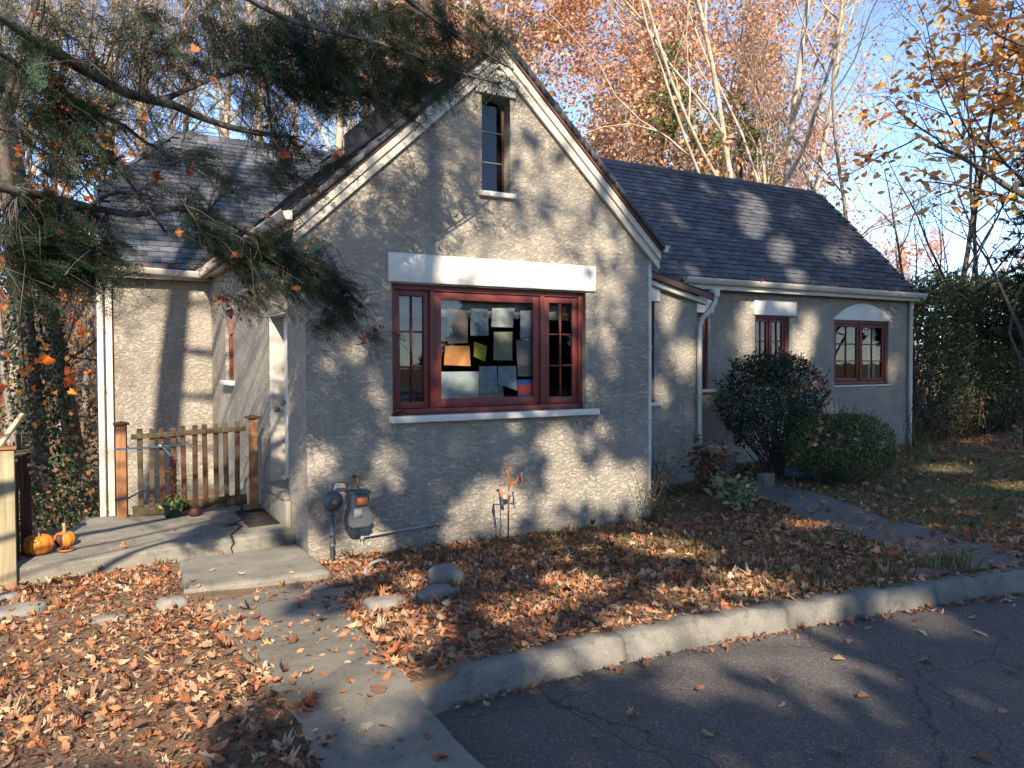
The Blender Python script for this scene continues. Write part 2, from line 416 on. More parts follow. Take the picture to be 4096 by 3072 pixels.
def lawn_mask(X, Y):
    a = smooth(X, 3.0, 5.6)*smooth(Y, 11.5, 9.5)
    return np.clip(a, 0, 1)
def build_ground():
    xs = np.concatenate([-np.geomspace(3.0, 400, 26)[::-1], np.arange(-2.9, 18, .14), np.geomspace(18.2, 700, 34)])
    ys = np.concatenate([-np.geomspace(1.5, 300, 20)[::-1], np.arange(-1.4, 2.8, .14), np.arange(2.8, 3.95, .04), np.arange(3.96, 12.5, .14), np.geomspace(12.7, 900, 44)])
    X, Y = np.meshgrid(xs, ys); Z = ground_h(X, Y)
    v = np.stack([X, Y, Z], -1).reshape(-1, 3); nx = len(xs)
    i = np.arange(len(ys)-1)[:, None]*nx+np.arange(nx-1)[None]
    q = np.stack([i, i+1, i+nx+1, i+nx], -1).reshape(-1, 4)
    lm = lawn_mask(X, Y).reshape(-1)
    c = np.stack([np.ones_like(lm), lm, np.ones_like(lm)], -1)
    single('ground', MB().raw(v, q, col=c), MT['soil'], kind='structure', smooth_=True)
build_ground()

def drape(left, right, n, m, lift, zf=None):
    # sheet between two polylines laid over the ground
    def res(p, n):
        p = np.array(p, float); d = np.r_[0, np.cumsum(np.linalg.norm(np.diff(p, axis=0), axis=1))]
        t = np.linspace(0, d[-1], n); return np.stack([np.interp(t, d, p[:, k]) for k in range(2)], -1)
    L, Rr = res(left, n), res(right, n)
    s = np.linspace(0, 1, m)[None, :, None]; g = L[:, None]*(1-s)+Rr[:, None]*s
    wob = (fbm(g.reshape(-1, 2)*2.3, 3, 3).reshape(n, m)-.5)*.09
    g[:, 0, 0] += wob[:, 0]; g[:, -1, 0] += wob[:, -1]
    z = (ground_h(g[..., 0], g[..., 1]) if zf is None else zf(g[..., 0], g[..., 1]))+lift
    v = np.concatenate([g, z[..., None]], -1).reshape(-1, 3)
    i = np.arange(n-1)[:, None]*m+np.arange(m-1)[None]
    return MB().raw(v, np.stack([i, i+1, i+m+1, i+m], -1).reshape(-1, 4))
def walk_h(X, Y): return np.clip(.49-.128*(np.asarray(Y)-3.65), .0, .485)+0*np.asarray(X)-.005
walk = single('front_walk', drape([(.80,1.0),(.86,3.0),(.90,4.0),(.98,5.0),(.95,6.6),(.95,7.46)], [(1.42,1.0),(1.44,3.0),(1.50,3.62),(1.68,4.78),(2.0,6.3),(2.22,7.46)], 60, 14, .022, walk_h), MT['concrete'], kind='structure', smooth_=True)
single('side_path', drape([(5.5,3.56),(6.35,4.05),(7.3,5.4),(8.25,6.9),(8.75,8.0),(8.9,8.75)], [(6.75,3.33),(7.2,3.85),(8.2,5.2),(9.05,6.6),(9.55,7.7),(9.8,8.75)], 50, 10, .010), MT['path'], kind='structure', smooth_=True)

def build_road():
    xs = np.concatenate([np.arange(1.32, 14, .2), np.geomspace(14.2, 120, 20)]); n = len(xs); t = np.linspace(0, 1, 24)
    yk = kerb_y(xs)+.06
    Y = yk[:, None]*(1-t)+(-40)*t; X = np.repeat(xs[:, None], 24, 1)
    Z = ROAD_Z + (fbm(np.stack([X*.4, Y*.4], -1).reshape(-1, 2), 2, 9).reshape(X.shape)-.5)*.03
    v = np.stack([X, Y, Z], -1).reshape(-1, 3); i = np.arange(n-1)[:, None]*24+np.arange(23)[None]
    single('road', MB().raw(v, np.stack([i, i+24, i+25, i+1], -1).reshape(-1, 4)), MT['asphalt'], kind='structure', smooth_=True)
    m = MB().raw([(1.33,-40,.30),(1.33,1.0,.30),(-1.5,1.0,.47),(-1.5,-40,.47)], [(0,1,2,3)])
build_road()
def build_kerb():
    root = bpy.data.objects.new('kerb', None); COL.objects.link(root); root['kind'] = 'structure'
    d = np.r_[0, np.cumsum(np.linalg.norm(np.diff(KERB, axis=0), axis=1))]
    joints = [0, 1.35, 2.62, 3.95, 5.3, 7.0, 9.0, 12, 16, d[-1]]
    for a, b in zip(joints[:-1], joints[1:]):
        n = max(8, int((b-a)/.035)); t = np.linspace(a+.004, b-.004, n)
        P = np.stack([np.interp(t, d, KERB[:, 0]), np.interp(t, d, KERB[:, 1])], -1)
        T = np.gradient(P, axis=0); T /= np.linalg.norm(T, axis=1)[:, None]; Nn = np.stack([-T[:, 1], T[:, 0]], -1)
        ramp_ = smooth(P[:, 0], 1.5, 2.0)          # dies into the walk at its end
        top = .43+(KERB_Z-.43)*ramp_
        prof = [(-.035, .20), (-.03, ROAD_Z+.03), (-.012, None, .035), (.0, None, .012), (.02, None, 0), (.075, None, .004), (.13, None, 0), (.15, None, .02), (.155, .2)]
        m = len(prof); V = np.zeros((n, m, 3))
        for k, pr in enumerate(prof):
            V[:, k, :2] = P+Nn*pr[0]; V[:, k, 2] = pr[1] if len(pr) == 2 else top-pr[2]
        w = (fbm(V.reshape(-1, 3)*7, 3, 2).reshape(n, m)-.5)*.055
        V[:, 1:-1, 2] += w[:, 1:-1]; V[:, :, :2] += Nn[:, None, :]*((fbm(V.reshape(-1, 3)*6+9, 3, 4).reshape(n, m)-.5)*.025)[..., None]
        V[:, 1:-1, 2] += ((fbm(V.reshape(-1, 3)*16+3, 2, 6).reshape(n, m)-.5)*.022)[:, 1:-1]
        i = np.arange(n-1)[:, None]*m+np.arange(m-1)[None]
        mb = MB().raw(V.reshape(-1, 3), np.stack([i, i+m, i+m+1, i+1], -1).reshape(-1, 4))
        mb.ng.append(list(range(m))); mb.ng.append([(n-1)*m+k for k in range(m)][::-1])
        part('kerb_section', mb, MT['kerb'], root, True)
build_kerb()
# ------------------------------------------------------------------ the cottage
house = thing('stucco_cottage', 'beige stucco cottage with steep gable, dark shingle roof and red window frames', 'house', (4.6, 8.3, 0))
GX, GY = 4.6, 8.3
def roof_top(x): return 5.94-.925*np.abs(np.asarray(x, float)-GX)

def wall_grid(mb, us, vs_, top, holes, place, amp=.007, seed=1):
    # us: along, vs_: up; holes: (u0,u1,v0,v1); place(u, v, d) -> xyz, d = outward displacement
    us = np.unique(np.round(np.r_[us, [h[0] for h in holes], [h[1] for h in holes]], 4))
    vs_ = np.unique(np.round(np.r_[vs_, [h[2] for h in holes], [h[3] for h in holes]], 4))
    U, V = np.meshgrid(us, vs_); V = np.minimum(V, top(U))
    nz = (fbm(np.stack([U*2.2, V*2.2], -1).reshape(-1, 2), 3, seed).reshape(U.shape)-.5)*2*amp
    P = place(U, V, nz).reshape(-1, 3); n = len(us)
    i = np.arange(len(vs_)-1)[:, None]*n+np.arange(n-1)[None]
    uc = (us[:-1]+us[1:])/2; vc = (vs_[:-1]+vs_[1:])/2; UC, VC = np.meshgrid(uc, vc)
    keep = np.ones(UC.shape, bool)
    for h in holes: keep &= ~((UC > h[0]) & (UC < h[1]) & (VC > h[2]) & (VC < h[3]))
    keep &= (V[:-1, :-1] < V[1:, :-1]-1e-5) | (V[:-1, 1:] < V[1:, 1:]-1e-5)
    q = np.stack([i, i+1, i+n+1, i+n], -1)[keep]
    mb.raw(P, q)
def reveal(mb, h, y0, y1):
    u0, u1, v0, v1 = h
    v = [(u0,y0,v0),(u1,y0,v0),(u1,y0,v1),(u0,y0,v1),(u0,y1,v0),(u1,y1,v0),(u1,y1,v1),(u0,y1,v1)]
    mb.raw(v, [(0,4,5,1),(1,5,6,2),(2,6,7,3),(3,7,4,0)])
# window openings
BIG = (3.245, 5.873, 1.50, 2.985); ATT = (4.385, 4.77, 4.125, 5.255)
W1 = (9.35, 10.095, 1.61, 2.955); W2 = (11.275, 12.195, 1.62, 2.955); W3 = (13.50, 15.22, 1.61, 2.915)
VW = (7.35, 8.10, 1.47, 3.035); SW = (12.22, 12.86, 1.845, 2.92); DOOR = (9.07, 9.98, .64, 2.70)
def g(a, b, s): return np.r_[np.arange(a, b-s*.3, s), b]
def build_walls():
    # front gable wall
    mb = MB()
    wall_grid(mb, g(2.28, 6.905, .05), g(-.3, 5.95, .05), lambda u: roof_top(u)-.07, [BIG, ATT], lambda u, v, d: np.stack([u, GY-d, v], -1), seed=3)
    reveal(mb, BIG, GY, GY+.2); reveal(mb, ATT, GY, GY+.2)
    # left side wall with door and narrow window (faces -X)
    wall_grid(mb, g(8.3, 14.10, .06), g(-.3, 3.7, .06), lambda u: 3.66+0*u, [SW, DOOR], lambda u, v, d: np.stack([2.28-d*np.clip((u-8.3)*8, 0, 1), u, v], -1), seed=4)
    for h, dd in ((SW, .16), (DOOR, .20)):
        u0, u1, v0, v1 = h; x0, x1 = 2.28, 2.28+dd
        mb.raw([(x0,u0,v0),(x0,u1,v0),(x0,u1,v1),(x0,u0,v1),(x1,u0,v0),(x1,u1,v0),(x1,u1,v1),(x1,u0,v1)], [(0,1,5,4),(1,2,6,5),(2,3,7,6),(3,0,4,7)])
    # right side wall of the gable block
    wall_grid(mb, g(8.3, 14, .3), g(-.3, 3.7, .3), lambda u: 3.68+0*u, [], lambda u, v, d: np.stack([6.905+d*0, u, v], -1), seed=5)
    part('wall', mb, MT['stucco'], house, True, label='front gable wall of rough beige stucco')
    # left wing
    mb = MB()
    wall_grid(mb, g(.75, 2.30, .05), g(-2.2, 3.7, .06), lambda u: 3.60+0*u, [], lambda u, v, d: np.stack([u, 14.1-d, v], -1), seed=6)
    wall_grid(mb, g(14.1, 19.6, .2), g(-2.2, 5.2, .2), lambda u: np.minimum(3.6+(u-14.0)*1.0, 3.6+(19.7-u)), [], lambda u, v, d: np.stack([.75-d*0, u, v], -1), seed=6)
    part('wall', mb, MT['stucco'], house, True, label='left wing wall of beige stucco')
    # entry bay (vestibule) wall
    mb = MB()
    wall_grid(mb, g(6.9, 8.985, .05), g(-.3, 3.8, .05), lambda u: 3.70-.235*(u-6.9), [VW], lambda u, v, d: np.stack([u, 9.6-d, v], -1), seed=7)
    reveal(mb, VW, 9.6, 9.76)
    wall_grid(mb, g(9.6, 10.50, .1), g(-.3, 3.3, .1), lambda u: 3.2+0*u, [], lambda u, v, d: np.stack([8.985+0*u, u, v], -1), seed=8)
    part('wall', mb, MT['stucco'], house, True, label='entry bay wall of beige stucco beside the gable')
    # right wing
    mb = MB()
    wall_grid(mb, g(8.9, 15.92, .05), g(-.3, 3.6, .05), lambda u: 3.50+0*u, [W1, W2, W3], lambda u, v, d: np.stack([u, 10.5-d, v], -1), seed=9)
    for w in (W1, W2, W3): reveal(mb, w, 10.5, 10.62)
    wall_grid(mb, g(10.5, 15.2, .15), g(-.3, 6.1, .15), lambda u: np.minimum(3.6+(u-10.35), 3.6+(15.25-u)), [], lambda u, v, d: np.stack([15.92+0*u, u, v], -1), seed=10)
    part('wall', mb, MT['stucco'], house, True, label='right wing wall of beige stucco')
    # dark rooms behind the glass
    mb = MB()
    def room(x0, x1, y0, y1, z0, z1):
        v = [(x0,y0,z0),(x1,y0,z0),(x1,y1,z0),(x0,y1,z0),(x0,y0,z1),(x1,y0,z1),(x1,y1,z1),(x0,y1,z1)]
        mb.raw(v, [(0,1,2,3),(7,6,5,4),(1,5,6,2),(2,6,7,3),(3,7,4,0)])
    room(2.55, 6.85, 8.52, 12.0, .6, 3.4); room(3.6, 5.6, 8.52, 11, 3.9, 5.35)
    room(9.05, 15.8, 10.66, 14.8, .6, 3.3); room(6.95, 8.9, 9.78, 11, .6, 3.3); 
    part('interior', mb, MT['dark'], house)
build_walls()

# ---- roofs: felt decks, then courses of shingles
SH_W, SH_E, SH_L = .333, .143, .235
def shingle_mesh():
    mb = MB(); w = SH_W/2-.003; t0, t1 = .003, .013
    v = [(-w,0,.019),(w,0,.019),(w,SH_L,-.001),(-w,SH_L,-.001),(-w,0,-.002),(w,0,-.002),(-w,0,.019),(w,0,.019)]
    mb.raw(v, [(0,1,2,3),(4,5,7,6)], [(0,3,4),(1,5,2)], col=np.array([(1,1,1)]*4+[(.12,.12,.12)]*4))        # the cut butt edge is bare black asphalt
    me = mb.mesh('shingle'); me.materials.append(MT['shingle']); return me
SHING = shingle_mesh()
def courses(origin, along, upv, width_fn, ncourse):
    """local frames of every shingle on one slope; width_fn(s) -> (a0, a1) extent of the slope s metres up"""
    origin, along, upv = (np.asarray(k, float) for k in (origin, along, upv)); nrm = np.cross(along, upv)
    fr = []
    for c in range(ncourse):
        s = c*SH_E; a0, a1 = width_fn(s+SH_E*.5); off = (c*.5 % 1)*SH_W + rnd.uniform(-.03, .03)
        k0 = int(math.floor((a0-off)/SH_W))
        k = k0
        while True:
            a = off+(k+.5)*SH_W; k += 1
            if a-SH_W/2 < a0-.02: continue
            if a+SH_W/2 > a1+.03: break
            fr.append((origin+along*a+upv*(s+rnd.uniform(-.004, .004))+nrm*rnd.uniform(0, .006), along, upv, nrm))
    return fr
def joined_shingles(frames, parent, name='shingle_courses'):
    base = np.array([(-.5,0,.019),(.5,0,.019),(.5,SH_L,-.001),(-.5,SH_L,-.001),(-.5,0,-.003),(.5,0,-.003),(-.5,0,.019),(.5,0,.019)])
    mb = MB(); n = len(frames)
    O = np.array([f[0] for f in frames]); A = np.array([f[1] for f in frames]); U = np.array([f[2] for f in frames]); W = np.array([f[3] for f in frames])
    b = base.copy(); b[:, 0] *= SH_W-.006
    V = O[:, None]+b[None, :, 0:1]*A[:, None]+b[None, :, 1:2]*U[:, None]+b[None, :, 2:3]*W[:, None]
    k = np.arange(n)[:, None]*8
    col = (nr.uniform(.7, 1.5, (n, 1, 1))*np.array([1,1,1,1,.12,.12,.12,.12])[None, :, None]*np.ones((1, 1, 3))).reshape(-1, 3)
    mb.raw(V.reshape(-1, 3), np.concatenate([k+np.array([[0,1,2,3]]), k+np.array([[4,5,7,6]])]), np.concatenate([k+np.array([[0,3,4]]), k+np.array([[1,5,2]])]), col=col)
    return part(name, mb, MT['shingle'], parent, kind='stuff')
def build_roofs():
    # right wing: eave (Y 10.25, z 3.5) to ridge (Y 12.8, z 6.08)
    up = np.array([0, 2.55, 2.58]); L = np.linalg.norm(up); up = up/L
    mb = MB()
    a, b = 6.9, 15.97
    mb.raw([(a,10.25,3.46),(b,10.25,3.46),(b,12.8,6.04),(a,12.8,6.04)], [(0,1,2,3)])
    mb.raw([(a,12.8,6.04),(b,12.8,6.04),(b,15.35,3.46),(a,15.35,3.46)], [(0,1,2,3)])
    mb.prism([(10.25,3.46),(12.8,6.04),(15.35,3.46),(15.35,3.36),(12.8,5.93),(10.25,3.36)], 'x', b-.03, b)
    rf = part('roof', mb, MT['deck'], house, label='dark shingled roof of the right wing')
    fr = courses((0,10.23,3.472), (1,0,0), up, lambda s: (7.3, 15.99), 26)
    vis = [f for f in fr if f[0][0] > 8.2]
    # the 300 that show largest (nearest to the viewer's side of the slope) are pieces of their own
    vis.sort(key=lambda f: np.hypot(f[0][0], f[0][1]))
    ind, rest = vis[:300], vis[300:]
    org = wloc(rf)
    for (o, al, u, w) in ind:
        ob = bpy.data.objects.new('shingle', SHING); COL.objects.link(ob); ob.parent = rf
        M = Matrix(((al[0],u[0],w[0],o[0]-org[0]),(al[1],u[1],w[1],o[1]-org[1]),(al[2],u[2],w[2],o[2]-org[2]),(0,0,0,1)))
        ob.matrix_local = M
    joined_shingles(rest, rf)
    rc = MB()
    for k in range(40):
        x = 7.2+k*.225
        if x > 15.8: break
        t = rnd.uniform(0, .008)
        rc.raw([(x,12.66,5.93+t),(x+.24,12.66,5.945+t),(x+.24,12.8,6.085+t),(x,12.8,6.075+t),(x,12.94,5.93+t),(x+.24,12.94,5.945+t)], [(0,1,2,3),(3,2,5,4)], col=np.ones(3)*.55)
    part('ridge_cap', rc, MT['shingle'], rf)
    # left wing with a clipped (half-hipped) end
    up2 = np.array([0, 2.95, 3.02]); up2 /= np.linalg.norm(up2)
    mb = MB(); x0 = .64; e = (13.85, 3.60); k = (15.32, 5.105); r = (16.8, 6.62); xr = 2.1; x1 = 8.5
    mb.raw([(x0,e[0],e[1]),(x1,e[0],e[1]),(x1,r[0],r[1]),(xr,r[0],r[1]),(x0,k[0],k[1])], tris=[(0,1,2),(0,2,3),(0,3,4)])
    mb.raw([(x0,k[0],k[1]),(xr,r[0],r[1]),(x0,2*r[0]-k[0],k[1])], tris=[(0,1,2)])
    mb.raw([(x0,2*r[0]-k[0],k[1]),(xr,r[0],r[1]),(x1,r[0],r[1]),(x1,19.75,e[1]),(x0,19.75,e[1])], tris=[(0,1,2),(0,2,3),(0,3,4)])
    rl = part('roof', mb, MT['deck'], house, label='dark shingled roof of the left wing with clipped gable end')
    Ls = math.hypot(1.47, 1.505)
    def wl(s): return (x0 if s < Ls else x0+(s-Ls)*math.cos(R(45.7))*(1.46/1.48), 5.9)
    fr = courses((0,13.83,3.615), (1,0,0), up2, wl, 29)
    joined_shingles(fr, rl)
    hp = MB()
    for j in range(14):        # hip caps along the clipped end
        a_ = np.array([x0,k[0],k[1]+.02]); b_ = np.array([xr,r[0],r[1]+.03]); p = a_+(b_-a_)*j/14; q = a_+(b_-a_)*(j+1.2)/14
        hp.raw([p+(.02,-.11,-.06), q+(.02,-.11,-.05), q+(0,0,.02), p+(0,0,.012), p+(-.12,.0,-.12), q+(-.12,.0,-.11)], [(0,1,2,3),(3,2,5,4)], col=np.ones(3)*1.1)
    for j in range(22):
        x = xr+j*.2
        hp.raw([(x,16.68,6.52),(x+.22,16.68,6.53),(x+.22,16.8,6.66),(x,16.8,6.65),(x,16.92,6.52),(x+.22,16.92,6.53)], [(0,1,2,3),(3,2,5,4)], col=np.ones(3)*1.1)
    part('ridge_cap', hp, MT['shingle'], rl)
    # front gable
    mb = MB(); hw = 2.47; zb = 5.94-.925*hw
    prof = [(GX-hw, zb-.05), (GX, 5.89), (GX+hw, zb-.05), (GX+hw-.03, zb-.12), (GX, 5.80), (GX-hw+.03, zb-.12)]
    mb.raw([(GX-hw,8.2,zb-.03),(GX,8.2,5.91),(GX,16.2,5.91),(GX-hw,14.0,zb-.03)], [(0,1,2,3)])
    mb.raw([(GX,8.2,5.91),(GX+hw,8.2,zb-.03),(GX+hw,13.0,zb-.03),(GX,16.2,5.91)], [(0,1,2,3)])
    rg = part('roof', mb, MT['deck'], house, label='steep front gable roof with thick dark shingle edge')
    s = math.sqrt(1+.925**2)
    fl = courses((GX-hw-.02, 0, zb-.035), (0,-1,0), (1/s,0,.925/s), lambda t: (-15.5, -8.17), 23)
    frr = courses((GX+hw+.02, 0, zb-.035), (0,1,0), (-1/s,0,.925/s), lambda t: (8.17, 12.5), 23)
    joined_shingles(fl+frr, rg)
    ed = MB()                  # layered shingle edge seen along the rake
    for sg in (-1, 1):
        for j in range(27):
            t = j/27*hw; t2 = (j+1.25)/27*hw
            z0, z1 = zb+.925*t, zb+.925*t2
            xa, xb = GX+sg*(hw-t), GX+sg*(hw-t2)
            if abs(xb-GX) < .001 or t2 > hw: xb = GX; z1 = 5.94
            yy = 8.155+rnd.uniform(-.006, .006); th = .052+rnd.uniform(-.006, .01)
            ed.raw([(xa,yy,z0-.06),(xb,yy,z1-.06),(xb,yy,z1+th-.045),(xa,yy,z0+th-.03),(xa,8.5,z0-.02),(xb,8.5,z1-.02),(xb,8.5,z1+th-.045),(xa,8.5,z0+th-.03)],
                   [(0,1,2,3),(3,2,6,7),(0,3,7,4),(0,4,5,1)], col=np.ones(3)*rnd.uniform(.7, 1.0))
    part('shingle_edge', ed, MT['shingle'], rg)
    for sg in (-1, 1):         # brown drip board and cream rake boards
        def rake(name, y0, y1, d0, d1, mat, ext=0.0):
            m = MB(); xe = GX+sg*(hw-.02+ext); ze = zb-.925*(-.02+ext)
            ax, az = GX, 5.94-.0
            v = [(xe,y0,ze-d1),(ax,y0,az-d1),(ax,y0,az-d0),(xe,y0,ze-d0),(xe,y1,ze-d1),(ax,y1,az-d1),(ax,y1,az-d0),(xe,y1,ze-d0)]
            m.raw(v, [(0,1,2,3),(4,7,6,5),(3,2,6,7),(0,4,5,1),(0,3,7,4),(1,5,6,2)])
            return part(name, m, mat, rg, bevel=.004)
        rake('drip_board', 8.19, 8.24, .050, .105, MT['brown'])
        rake('rake_board', 8.215, 8.262, .105, .215, MT['cream'])
        rake('rake_trim', 8.245, 8.29, .213, .335, MT['cream'])
    # taller rear roof whose brown edge shows above the left rake
    rr = MB()
    rr.raw([(3.90,12.6,5.47),(4.55,12.6,5.92),(4.72,12.6,5.47),(3.90,12.6,4.9),(4.72,12.6,4.9),(3.90,13.6,5.47),(4.55,13.6,5.92),(4.72,13.6,5.47)], [(0,1,6,5),(1,2,7,6)], [(3,4,2),(3,2,1),(3,1,0)])
    part('rear_roof', rr, MT['red_brown'], house)
    # entry bay shed roof
    def vz(x): return 3.72-.235*(x-6.905)
    mb = MB(); mb.raw([(6.9,9.44,vz(6.9)),(9.17,9.44,vz(9.17)),(9.17,11.5,vz(9.17)),(6.9,11.5,vz(6.9))], [(0,1,2,3)])
    rv = part('roof', mb, MT['deck'], house, label='low sloping roof over the entry bay')
    m = MB(); m.raw([(x, y, vz(x)-dz) for y in (9.43, 9.47) for (x, dz) in ((6.9,.0),(9.18,.0),(9.18,.10),(6.9,.10))], [(0,1,2,3),(4,7,6,5),(0,4,5,1),(3,2,6,7),(1,5,6,2)])
    part('fascia', m, MT['brown'], rv, bevel=.003)
    m = MB(); m.raw([(x, y, vz(x)-dz) for y in (9.50, 9.595) for (x, dz) in ((6.9,.10),(9.12,.10),(9.12,.185),(6.9,.185))], [(0,1,2,3),(4,7,6,5),(0,4,5,1),(3,2,6,7),(1,5,6,2)])
    part('fascia_trim', m, MT['cream'], rv, bevel=.004)
    m = MB()
    for j in range(10):
        y = 9.41+j*.0; 
    for c_ in range(17):
        x = 9.2-c_*.14
        m.raw([(x,9.42,vz(x)+.016),(x-.22,9.42,vz(x-.22)+.004),(x-.22,11,vz(x-.22)+.004),(x,11,vz(x)+.016),(x,9.42,vz(x)-.004),(x,11,vz(x)-.004)], [(0,3,2,1),(0,4,5,3)], tris=[(0,1,4)], col=np.ones(3)*rnd.uniform(.7,1.1))
    part('shingle_courses', m, MT['shingle'], rv, kind='stuff')
build_roofs()

# ---- gutters and downspouts
def gutter(name, a, b, out, parent=house):
    """K-style trough from a to b (points on the eave line); out = outward unit vector"""
    a, b, out = (np.asarray(k, float) for k in (a, b, out)); prof = [(0,.0),(0,-.10),(.07,-.10),(.085,-.075),(.10,-.055),(.115,-.02),(.115,0),(.105,0),(.104,-.02),(.08,-.07),(.01,-.09),(.01,0)]
    v = [p+out*q[0]+np.array([0,0,q[1]]) for p in (a, b) for q in prof]; n = len(prof)
    mb = MB().raw(v, [(i, (i+1) % n, n+(i+1) % n, n+i) for i in range(n)])
    mb.ng.append(list(range(n-6))); mb.ng.append([n+k for k in range(n-6)][::-1])
    return part(name, mb, MT['cream'], parent)
gutter('gutter', (9.28,10.25,3.545), (16.02,10.25,3.52), (0,-1,0))
gutter('gutter', (.60,13.86,3.64), (2.08,13.86,3.60), (0,-1,0))
gutter('gutter', (2.12,8.17,3.67), (2.12,13.95,3.62), (-1,0,0))
gutter('gutter', (7.06,8.17,3.67), (7.06,9.42,3.66), (1,0,0))
def fasc():
    m = MB(); m.box(9.2,15.99,10.255,10.30,3.36,3.50); part('fascia', m, MT['cream'], house, bevel=.004)
    m = MB(); m.box(9.0,15.9,10.30,10.5,3.40,3.43); part('soffit', m, MT['cream'], house)
    m = MB(); m.box(.62,2.2,13.87,13.92,3.46,3.60); m.box(.62,2.3,13.92,14.09,3.48,3.51); part('fascia', m, MT['cream'], house)
    m = MB(); m.box(2.125,2.16,8.25,14.0,3.50,3.65); m.box(2.16,2.28,8.29,14.0,3.53,3.56); part('soffit', m, MT['cream'], house)
    m = MB(); m.raw([(.60,13.84,3.45),(.60,13.84,3.66),(.60,15.33,5.16),(.60,15.33,4.98),(.66,13.84,3.45),(.66,13.84,3.66),(.66,15.33,5.16),(.66,15.33,4.98)], [(0,1,2,3),(7,6,5,4),(0,4,5,1),(3,2,6,7),(1,5,6,2)])
    part('rake_board', m, MT['cream'], house)
    m = MB(); m.raw([(15.975,10.27,3.34),(15.975,12.8,5.9),(15.975,12.8,6.06),(15.975,10.27,3.50),(16.01,10.27,3.34),(16.01,12.8,5.9),(16.01,12.8,6.06),(16.01,10.27,3.50)], [(0,1,2,3),(7,6,5,4),(0,4,5,1),(3,2,6,7),(0,3,7,4)])
    part('rake_board', m, MT['cream'], house)
    m = MB(); m.box(.66,.775,14.02,14.09,-.6,3.47); part('corner_board', m, MT['cream'], house, bevel=.004)
fasc()
def spout(pts, w=.075, d=.055, name='downspout'):
    mb = MB(); pts = [np.asarray(p, float) for p in pts]
    for a, b in zip(pts[:-1], pts[1:]):
        up = (0,1,0)
        dd = b-a; e = dd/np.linalg.norm(dd)*.012
        mb.bar(a-e, b+e, w, d, up)
    for z in np.arange(pts[-1][2]+.35, pts[-2][2]-.1, .95):
        mb.box(pts[-1][0]-w/2-.006, pts[-1][0]+w/2+.006, pts[-1][1]-d/2-.006, pts[-1][1]+d/2+.02, z, z+.03)
    return part(name, mb, MT['cream'], house, bevel=.008)
spout([(9.24,9.46,3.22),(9.24,9.46,3.06),(9.16,9.49,2.93),(9.035,9.545,2.78),(9.0,9.55,2.66),(9.0,9.55,.22)])
spout([(6.935,8.33,3.55),(6.935,8.33,.02)], .06, .05)
spout([(15.90,10.44,3.42),(15.90,10.44,.30)], .085)
spout([(.60,13.93,3.52),(.60,13.93,-.55)], .085)
m = MB(); m.box(9.195,9.30,9.40,9.53,3.14,3.26); part('downspout_head', m, MT['cream'], house, bevel=.006)

# ---- lintels and sills
def lintel(x0, x1, z0, z1, y, proud=.035, name='lintel'):
    m = MB(); m.box(x0, x1, y-proud, y+.05, z0, z1); return part(name, m, MT['white'], house, bevel=.012)
lintel(3.20, 6.02, 3.0, 3.325, GY); lintel(3.20, 6.028, 1.425, 1.502, GY, .10, 'sill')
lintel(4.30, 4.838, 5.262, 5.56, GY); lintel(4.335, 4.828, 4.06, 4.122, GY, .06, 'sill')
lintel(9.2, 10.21, 2.965, 3.27, 10.5); lintel(9.3, 10.24, 1.55, 1.608, 10.5, .07, 'sill')
lintel(11.23, 12.37, 2.965, 3.25, 10.5); lintel(11.22, 12.25, 1.555, 1.615, 10.5, .05, 'sill')
lintel(13.46, 15.30, 1.575, 1.608, 10.5, .03, 'sill')
lintel(7.2, 8.19, 3.04, 3.36, 9.6); lintel(7.3, 8.22, 1.405, 1.468, 9.6, .07, 'sill')
def arch():
    m = MB(); cx = (13.43+15.31)/2; hw_ = .94; h_ = .345; rr_ = (hw_**2+h_**2)/(2*h_); zc = 2.93+h_-rr_
    a0 = math.asin(hw_/rr_); poly = [(cx+rr_*math.sin(t), zc+rr_*math.cos(t)) for t in np.linspace(-a0, a0, 20)]
    m.prism(poly[::-1], 'y', 10.465, 10.55); part('arched_lintel', m, MT['white'], house, bevel=.008)
arch()
m = MB(); m.box(2.20, 2.30, SW[0]-.05, SW[1]+.08, 1.77, 1.84); part('sill', m, MT['white'], house, bevel=.008)

